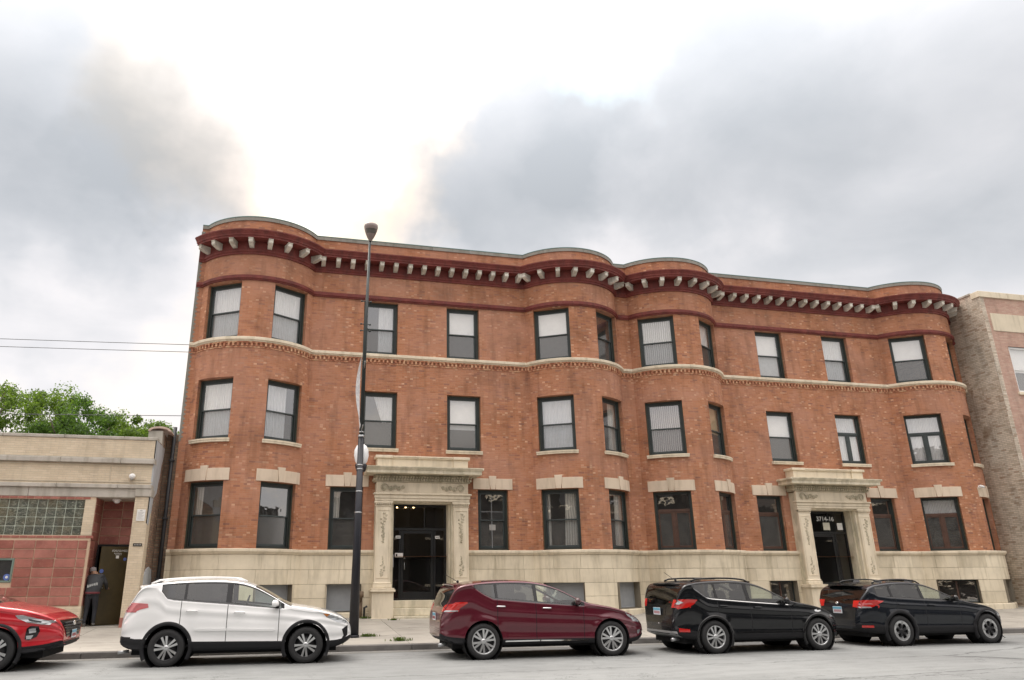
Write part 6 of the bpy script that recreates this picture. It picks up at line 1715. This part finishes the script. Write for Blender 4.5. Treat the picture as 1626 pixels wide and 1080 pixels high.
def rails(c, x0, x1, mat, yo=.60, h=.05, gap=True):
    for s in (-1, 1):
        pts = []
        for q in range(13):
            t = q/12; x = x0+(x1-x0)*t; z = lerp_tab(c['top'], x)
            hh = c['hit']((x, s*yo, 3), (0, 0, -1)); z = hh.z if hh is not None else z
            pts.append((x, s*yo, z+h*min(1, sin(pi*min(max(t, .03), .97))*4)-.005))
        b = MB(); b.tube(pts, .019, 8); b.build('roof_rail', mat, c['root'], local=True)
def plate(c, x, y, z, s=1):
    b = MB(); b.box(x-.006, x, y-.155, y+.155, z-.078, z+.078, .003); o = b.build('number_plate', M_plate, c['root'], local=True)
    b = MB(); b.box(x-.009*s-.0 if s > 0 else x+.001, x-.0065 if s > 0 else x+.003, y-.15, y+.15, z+.02, z+.07)
    b.build('plate_band', M_plateb, o, local=True)
    b = MB()
    for q in range(7): b.box(*sorted((x-.0085*s, x-.0066*s) if s > 0 else (x+.001, x+.003)), y-.12+q*.036, y-.12+q*.036+.02, z-.05, z+.005)
    b.build('plate_digits', flat('plate_digit_red', (.35, .06, .07), .5) if 'plate_digit_red' not in bpy.data.materials else bpy.data.materials['plate_digit_red'], o, local=True)
def spoiler(c, x0, x1, z0, z1, w, m=None, t=.035):
    x0, x1 = c['mapx'](x0), c['mapx'](x1); b = MB(); n = 12; vs = []
    for i in range(n+1):
        s = -1+2*i/n; y = s*w; cut = .07*s*s; dz = -.03*abs(s)**3
        vs += [(x0+cut, y, z0+dz), (x1, y, z1+dz*1.2), (x1, y, z1-t+dz*1.2), (x0+cut+.02, y, z0-t*.7+dz)]
    fs = [(i*4+k, i*4+(k+1) % 4, (i+1)*4+(k+1) % 4, (i+1)*4+k) for i in range(n) for k in range(4)]+[(0, 1, 2, 3), tuple(n*4+k for k in range(4))]
    b.mesh(vs, fs); b.build('rear_spoiler', m or c['mat'], c['root'], local=True)

# ---------- white SUV
def ex_white(c):
    sp, ep, lb = c['side'], c['end'], c['lb']
    sp('tail_light', [(-1.0, 1.0), (-.93, 1.13), (-.78, 1.18), (-.46, 1.16), (-.44, 1.09), (-.62, 1.05), (-.74, 1.0)], M_redp, .008, .02)
    ep('tail_light', [(.52, 1.0), (.84, 1.0), (.84, 1.13), (.52, 1.12)], M_redp, mirror=True)
    sp('headlight', [(2.98, .93), (3.15, .925), (3.38, .86), (3.52, .79), (3.44, .73), (3.28, .76), (3.05, .86)], M_clear, .006, .02)
    sp('indicator', [(2.98, .93), (3.12, .915), (3.06, .87)], M_amber, .012, .01)
    ep('headlight', [(.50, .76), (.80, .76), (.80, .86), (.48, .82)], M_clear, True, mirror=True)
    ep('grille', [(-.48, .62), (.48, .62), (.60, .76), (-.60, .76)], M_plast, True); ep('lower_grille', [(-.6, .30), (.6, .30), (.5, .52), (-.5, .52)], M_plast, True)
    sp('bumper_trim', [(3.38, .62), (3.50, .70), (3.50, .50), (3.38, .40), (3.30, .33), (3.42, .50)], M_plast, .006, .012)
    sp('side_moulding', [(.50, .66), (.56, .69), (1.10, .685), (1.10, .64), (.60, .64)], c['mat'], .014, .014); sp('side_moulding', [(1.13, .685), (2.02, .66), (2.04, .635), (1.98, .615), (1.13, .64)], c['mat'], .014, .014)
    sp('rear_bumper_guard', [(-.97, .56), (-.55, .50), (-.42, .36), (-.42, .27), (-.80, .29), (-.96, .40)], M_plast, .010, .02)
    ep('rear_bumper_guard', [(-.80, .33), (.80, .33), (.80, .55), (-.80, .55)], M_plast)
    rails(c, -.45, 1.35, M_white, .58, .055); spoiler(c, -.78, -.25, 1.50, 1.545, .62, c['mat'], .05)
    lb('exhaust', lambda b: b.tube([(-.75, -.45, .27), (-.95, -.47, .25)], .03, 10), M_tin); plate(c, c['Lr']-.004, 0, .92)
white = build_car('white_suv', 'white SUV with black wheel arches and roof rails, parked left of the street lamp', -1.0, 2.66, 3.58, 1.845,
    [(-1.0, .60), (-.995, .86), (-.93, 1.05), (-.80, 1.25), (-.66, 1.46), (-.52, 1.53), (-.2, 1.575), (.3, 1.61), (.9, 1.615), (1.3, 1.585), (1.62, 1.49), (1.95, 1.32), (2.2, 1.175), (2.36, 1.105), (2.7, 1.065), (3.1, .975), (3.38, .875), (3.52, .77), (3.57, .66), (3.58, .52)],
    [(-1.0, .42), (-.9, .34), (-.6, .27), (.3, .25), (1.3, .25), (2.4, .25), (3.1, .25), (3.4, .30), (3.58, .42)],
    [(-1.2, 1.46), (-.30, 1.44), (-.20, 1.38), (-.08, 1.245), (.06, 1.215), (1.08, 1.13), (2.0, 1.045), (2.3, 1.02), (2.8, .95)],
    [(-.19, .24, M_carg2), (.29, 1.05, M_carg2), (1.16, 2.13, M_carg)], (1.60, 2.34), (-.93, -.68), car_paint('white_car_paint', (.90, .90, .90)),
    dict(r=.345, rim=.235, n=5, spokes=[(-.21, .026, .046), (.21, .026, .046)], conv=1.5, lip=M_alloyd, gap=.07), (-1.99, 16.12), radians(-1.5),
    dict(doors=[.20, 1.09, 2.10], mirror=(2.02, 1.10), handles=[(.42, 1.02), (1.33, .98)], flare=.065, extra=ex_white, kr=.92, clad=4, crown=.055, crease=.80))

# ---------- maroon crossover
def ex_maroon(c):
    sp, ep, lb = c['side'], c['end'], c['lb']
    sp('tail_light', [(-.96, .93), (-.88, 1.04), (-.70, 1.12), (-.42, 1.13), (-.40, 1.10), (-.60, 1.0), (-.62, .95), (-.80, .92)], M_redl, .010, .02)
    sp('tail_light_clear', [(-.96, .93), (-.64, .94), (-.62, .965), (-.93, .965)], M_clear, .014, .012)
    ep('tail_light', [(.55, .93), (.88, .93), (.88, 1.10), (.60, 1.06)], M_redl, mirror=True)
    sp('headlight', [(3.20, .88), (3.38, .86), (3.58, .72), (3.56, .66), (3.40, .72), (3.26, .80)], M_clear, .006, .02)
    ep('headlight', [(.5, .66), (.84, .68), (.84, .82), (.55, .76)], M_clear, True, mirror=True); ep('grille', [(-.45, .5), (.45, .5), (.52, .72), (-.52, .72)], M_chrome, True); ep('lower_grille', [(-.6, .28), (.6, .28), (.6, .44), (-.6, .44)], M_plast, True)
    sp('fog_lamp', [(3.50, .50), (3.58, .52), (3.59, .45), (3.52, .42)], M_clear, .006, .012)
    sp('sill_strip', [(.46, .335), (1.22, .335), (1.22, .36), (.46, .36)], M_chrome, .022, .02); sp('sill_strip', [(1.24, .335), (2.30, .325), (2.30, .345), (1.24, .36)], M_chrome, .022, .02)
    sp('rear_bumper_guard', [(-.98, .44), (-.60, .42), (-.44, .33), (-.44, .26), (-.85, .29), (-.98, .36)], M_plast, .008, .02)
    spoiler(c, -.76, -.35, 1.485, 1.515, .56, c['mat'], .04)
    lb('antenna', lambda b: (b.tube([(-.35, 0, 1.53), (-.62, 0, 1.68)], .006, 6), b.ball((-.34, 0, 1.53), .03, 8, 5)), M_plast)
    lb('exhaust', lambda b: b.tube([(-.70, -.5, .29), (-.88, -.52, .27)], .035, 10), M_tin); plate(c, c['Lr']-.004, 0, .82)
maroon = build_car('maroon_suv', 'dark maroon crossover with silver multi-spoke wheels, parked in front of the left entrance', -1.03, 2.85, 3.72, 1.885,
    [(-1.03, .62), (-1.02, .84), (-.95, 1.02), (-.86, 1.14), (-.74, 1.36), (-.62, 1.465), (-.35, 1.515), (.1, 1.555), (.6, 1.57), (1.05, 1.56), (1.45, 1.50), (1.8, 1.38), (2.12, 1.21), (2.36, 1.105), (2.6, 1.06), (2.95, 1.0), (3.25, .91), (3.5, .79), (3.66, .64), (3.71, .54), (3.72, .46)],
    [(-1.03, .42), (-.92, .34), (-.6, .27), (.3, .25), (1.4, .25), (2.6, .25), (3.3, .23), (3.55, .28), (3.72, .40)],
    [(-1.2, 1.46), (-.35, 1.45), (-.22, 1.40), (.02, 1.27), (.22, 1.175), (1.2, 1.085), (2.1, 1.02), (2.4, .995), (2.9, .95)],
    [(-.21, .27, M_carg2), (.33, 1.13, M_carg2), (1.21, 2.20, M_carg)], (1.48, 2.36), (-.94, -.70), car_paint('maroon_car_paint', (.105, .006, .018), .25, .3),
    dict(r=.355, rim=.250, n=6, spokes=[(-.20, .034, .042), (.20, .034, .042)], conv=.2, lip=M_alloy), (4.26, 15.66), radians(-.5),
    dict(doors=[.30, 1.15, 2.22], mirror=(2.07, 1.08), handles=[(.38, 1.03), (1.40, .985)], handlemat=M_chrome, extra=ex_maroon, kr=.84, clad=2, crown=.060, tumble=.42, crease=.72, seat=M_seatb, mirmat=None or NT('mirror_maroon', col=(.05, .005, .01), rough=.3, coat=1.0).m))

# ---------- black SUV with chrome window line
def ex_black(c):
    sp, ep, lb = c['side'], c['end'], c['lb']
    sp('tail_light', [(-.97, 1.04), (-.90, 1.12), (-.70, 1.13), (-.44, 1.12), (-.52, 1.03), (-.68, .96), (-.90, .92)], M_redl, .010, .025)
    sp('tail_light_clear', [(-.97, 1.045), (-.90, 1.115), (-.78, 1.06), (-.92, 1.0)], M_clear, .016, .01)
    ep('tail_light', [(.56, .95), (.86, .95), (.86, 1.11), (.60, 1.12)], M_redl, mirror=True)
    sp('rear_reflector', [(-.90, .45), (-.68, .45), (-.68, .51), (-.90, .53)], M_redl, .010, .012)
    sp('headlight', [(2.90, .90), (3.10, .87), (3.30, .76), (3.36, .64), (3.22, .74), (3.02, .84)], M_clear, .006, .02)
    ep('headlight', [(.45, .70), (.80, .70), (.80, .84), (.5, .78)], M_clear, True, mirror=True); ep('grille', [(-.45, .45), (.45, .45), (.5, .72), (-.5, .72)], M_plast, True)
    sp('side_badge', [(2.62, .86), (2.70, .88), (2.80, .865), (2.82, .84), (2.72, .82), (2.63, .83)], M_chrome, .010, .01)
    sp('door_trim', [(.55, .40), (1.18, .42), (1.18, .455), (.62, .44)], M_gloss, .014, .012)
    sp('door_trim', [(1.20, .42), (2.28, .41), (2.20, .44), (1.20, .455)], M_gloss, .014, .012)
    ep('skid_plate', [(-.70, .34), (.70, .34), (.66, .46), (-.66, .46)], M_silverp)
    ep('number_plate_recess', [(-.30, .78), (.30, .78), (.34, .98), (-.34, .98)], M_gloss, off=.004)
    plate(c, c['Lr']-.018, 0, .86)
    rails(c, -.30, 1.20, M_gloss, .58, .05); spoiler(c, -.80, -.35, 1.475, 1.505, .58, c['mat'], .045)
    lb('antenna', lambda b: (b.tube([(-.36, 0, 1.53), (-.62, 0, 1.70)], .005, 6), b.ball((-.34, 0, 1.52), .03, 8, 5)), M_plast)
    lb('exhaust', lambda b: b.tube([(-.7, -.5, .30), (-.88, -.52, .28)], .035, 10), M_tin); lb('tow_badge', lambda b: b.ball((c['Lr']+.02, 0, .60), .03, 8, 5), M_chrome)
black = build_car('black_suv', 'black SUV with chrome window line, parked between the maroon car and the last car', -1.0, 2.69, 3.44, 1.84,
    [(-1.0, .62), (-.985, .88), (-.93, 1.08), (-.84, 1.28), (-.74, 1.43), (-.60, 1.485), (-.2, 1.525), (.4, 1.545), (.9, 1.53), (1.25, 1.465), (1.55, 1.345), (1.85, 1.195), (2.12, 1.075), (2.4, 1.025), (2.75, .955), (3.05, .86), (3.28, .74), (3.40, .60), (3.44, .48)],
    [(-1.0, .40), (-.9, .34), (-.6, .27), (.3, .24), (1.3, .24), (2.4, .24), (3.0, .22), (3.3, .26), (3.44, .36)],
    [(-1.2, 1.40), (-.52, 1.38), (-.46, 1.33), (-.15, 1.15), (.0, 1.125), (.87, 1.055), (1.85, .985), (2.2, .97), (2.6, .93)],
    [(-.46, .10, M_carg2), (.16, .90, M_carg2), (.99, 1.92, M_carg)], (1.26, 2.10), (-.95, -.76), car_paint('black_car_paint', (.006, .007, .009), .1, .25),
    dict(r=.345, rim=.232, n=5, spokes=[(-.25, .026, .046), (.25, .026, .046)], conv=1.4, lip=M_alloy), (9.44, 15.42), radians(1.5),
    dict(doors=[.12, .94, 1.98], mirror=(1.83, 1.04), handles=[(.26, .985), (1.14, .94)], extra=ex_black, kr=.87, kf=.96, clad=3, crown=.055, crease=.78, beltmat=M_chrome, flare=.05, flaremat=M_gloss, mirmat=M_gloss))

# ---------- black hatchback crossover at the far end
def ex_last(c):
    sp, ep, lb = c['side'], c['end'], c['lb']
    sp('tail_light', [(-.98, .95), (-.93, 1.04), (-.60, 1.045), (-.38, 1.02), (-.55, .95), (-.64, .90), (-.80, .86), (-.95, .86)], M_redl, .010, .025)
    sp('tail_light_clear', [(-.97, .97), (-.72, .975), (-.66, .945), (-.95, .94)], M_redp, .016, .01); sp('reverse_lamp', [(-.95, .895), (-.74, .895), (-.70, .865), (-.93, .86)], M_clear, .016, .01)
    ep('tail_light', [(.50, .88), (.86, .86), (.86, 1.03), (.50, 1.03)], M_redl, mirror=True)
    sp('rear_reflector', [(-.92, .42), (-.72, .42), (-.72, .47), (-.92, .47)], M_redl, .012, .012)
    sp('headlight', [(2.90, .83), (3.05, .80), (3.24, .68), (3.20, .62), (3.02, .72)], M_clear, .006, .02)
    ep('headlight', [(.45, .62), (.78, .62), (.78, .76), (.5, .70)], M_clear, True, mirror=True); ep('grille', [(-.4, .45), (.4, .45), (.45, .66), (-.45, .66)], M_plast, True)
    plate(c, c['Lr']-.008, .0, .80)
    rails(c, -.35, 1.05, M_gloss, .56, .055); spoiler(c, -.80, -.35, 1.39, 1.42, .55, M_gloss, .04)
    lb('badge', lambda b: b.ball((c['Lr']+.0, 0, .96), .045, 10, 6, (.3, 1.3, .7)), M_chrome)
last = build_car('black_crossover', 'black hatchback crossover with dark-centred wheels, last car on the right', -.98, 2.6, 3.40, 1.80,
    [(-.98, .58), (-.97, .86), (-.92, 1.02), (-.82, 1.18), (-.70, 1.33), (-.55, 1.40), (-.2, 1.445), (.25, 1.475), (.7, 1.47), (1.05, 1.41), (1.4, 1.275), (1.75, 1.11), (1.98, 1.02), (2.3, .965), (2.7, .895), (3.0, .80), (3.22, .68), (3.36, .54), (3.40, .42)],
    [(-.98, .38), (-.88, .32), (-.6, .26), (.3, .24), (1.3, .24), (2.4, .24), (3.0, .22), (3.25, .26), (3.40, .34)],
    [(-1.2, 1.24), (-.60, 1.20), (-.50, 1.13), (-.15, 1.085), (.1, 1.07), (.85, 1.025), (1.6, .985), (2.1, .95), (2.5, .90)],
    [(-.50, -.12, M_carg2), (-.06, .76, M_carg2), (.84, 1.72, M_carg)], (1.06, 1.96), (-.94, -.70), car_paint('blue_black_car_paint', (.010, .013, .019), .2, .25),
    dict(r=.345, rim=.225, n=6, spokes=[(0, .05, .085)], lip=M_alloy, mat=M_alloyd, conv=1, ring=1), (14.66, 15.80), radians(.5),
    dict(doors=[-.02, .79, 1.80], mirror=(1.62, 1.03), handles=[(.12, .94), (.98, .92)], extra=ex_last, kf=.88, clad=5, crown=.055, crease=.80, flare=.075, mirmat=M_gloss))

# ---------- red SUV at the left edge
def ex_red(c):
    sp, ep, lb = c['side'], c['end'], c['lb']
    wb = c['wb']; X = lambda a: wb+a
    sp('headlight', [(X(.30), .985), (X(.44), .985), (X(.72), .92), (X(.98), .865), (X(.96), .80), (X(.80), .815), (X(.55), .855), (X(.36), .93)], M_clear, .008, .02)
    sp('headlight_slit', [(X(.55), .92), (X(.80), .87), (X(.80), .845), (X(.58), .885)], M_gloss, .014, .01)
    sp('fog_lamp', [(X(.56), .75), (X(.62), .79), (X(.76), .78), (X(.80), .70), (X(.76), .60), (X(.62), .54), (X(.55), .56)], M_gloss, .010, .02)
    sp('fog_lens', [(X(.60), .74), (X(.72), .75), (X(.74), .68), (X(.62), .66)], M_clear, .018, .012); sp('fog_lens', [(X(.57), .62), (X(.70), .63), (X(.66), .56), (X(.58), .56)], M_clear, .018, .012)
    ep('grille', [(-.62, .80), (-.40, .56), (.40, .56), (.62, .80), (.60, .87), (-.60, .87)], M_gloss, True, off=.012)
    def gr(b):
        for i in range(-9, 10):
            for j_ in range(5):
                y = i*.062+(j_ % 2)*.031; z = .60+j_*.055
                if abs(y) < .40+(z-.56)*.8: b.box(c['wf']-.012, c['wf']+.018, y-.016, y+.016, z-.014, z+.014, .006)
    g_ = lb('grille_mesh', gr, M_alloyd); g_['kind'] = 'stuff'
    lb('badge', lambda b: b.ball((c['wf']+.01, 0, .80), .065, 14, 8, (.3, 1.4, .75)), M_chrome)
    ep('lower_grille', [(-.55, .34), (.55, .34), (.62, .48), (-.62, .48)], M_plast, True)
    plate(c, c['wf']+.03, 0, .60, -1)
    sp('bumper_lip', [(X(.50), .385), (X(1.0), .40), (X(1.08), .44), (X(1.02), .36), (X(.60), .33), (X(.46), .33)], M_plast, .012, .02)
    sp('headlight', [(X(.80), .865), (X(1.04), .89), (X(1.10), .87), (X(1.06), .84), (X(.84), .835)], M_clear, .012, .014)
    rails(c, -.3, 1.3, M_gloss, .6, .05); spoiler(c, -.8, -.3, 1.55, 1.59, .6, c['mat'], .05); ep('tail_light', [(.5, 1.0), (.85, 1.0), (.85, 1.12), (.5, 1.1)], M_redl, mirror=True)
red = build_car('red_suv', 'bright red SUV at the left edge with only its front half in view', -1.0, 2.765, 3.95, 1.89,
    [(-1.0, .6), (-.99, .9), (-.9, 1.15), (-.78, 1.4), (-.66, 1.55), (-.3, 1.62), (.4, 1.66), (1.0, 1.65), (1.5, 1.59), (1.9, 1.47), (2.3, 1.31), (2.6, 1.20), (2.85, 1.15), (3.1, 1.125), (3.4, 1.065), (3.65, .985), (3.82, .90), (3.91, .80), (3.945, .68), (3.95, .5)],
    [(-1.0, .40), (-.9, .34), (-.6, .27), (.3, .25), (1.4, .25), (2.6, .25), (3.3, .28), (3.7, .33), (3.95, .42)],
    [(-1.2, 1.5), (-.4, 1.46), (-.3, 1.3), (.1, 1.24), (1.1, 1.18), (2.1, 1.12), (2.5, 1.10), (2.9, 1.04), (3.3, .98)],
    [(-.3, .2, M_carg2), (.26, 1.12, M_carg2), (1.20, 2.30, M_carg)], (1.70, 2.60), (-.82, -.66), car_paint('red_car_paint', (.50, .012, .022), .2, .3),
    dict(r=.365, rim=.255, n=5, spokes=[(-.19, .034, .05), (.19, .034, .05)], conv=.8, lip=M_alloyd), (-7.78, 16.20), radians(-1.5),
    dict(doors=[.24, 1.15, 2.25], mirror=(2.15, 1.18), handles=[(.42, 1.05), (1.4, 1.02)], flare=.06, extra=ex_red, kf=.92, clad=3, crown=.06, crease=.80))
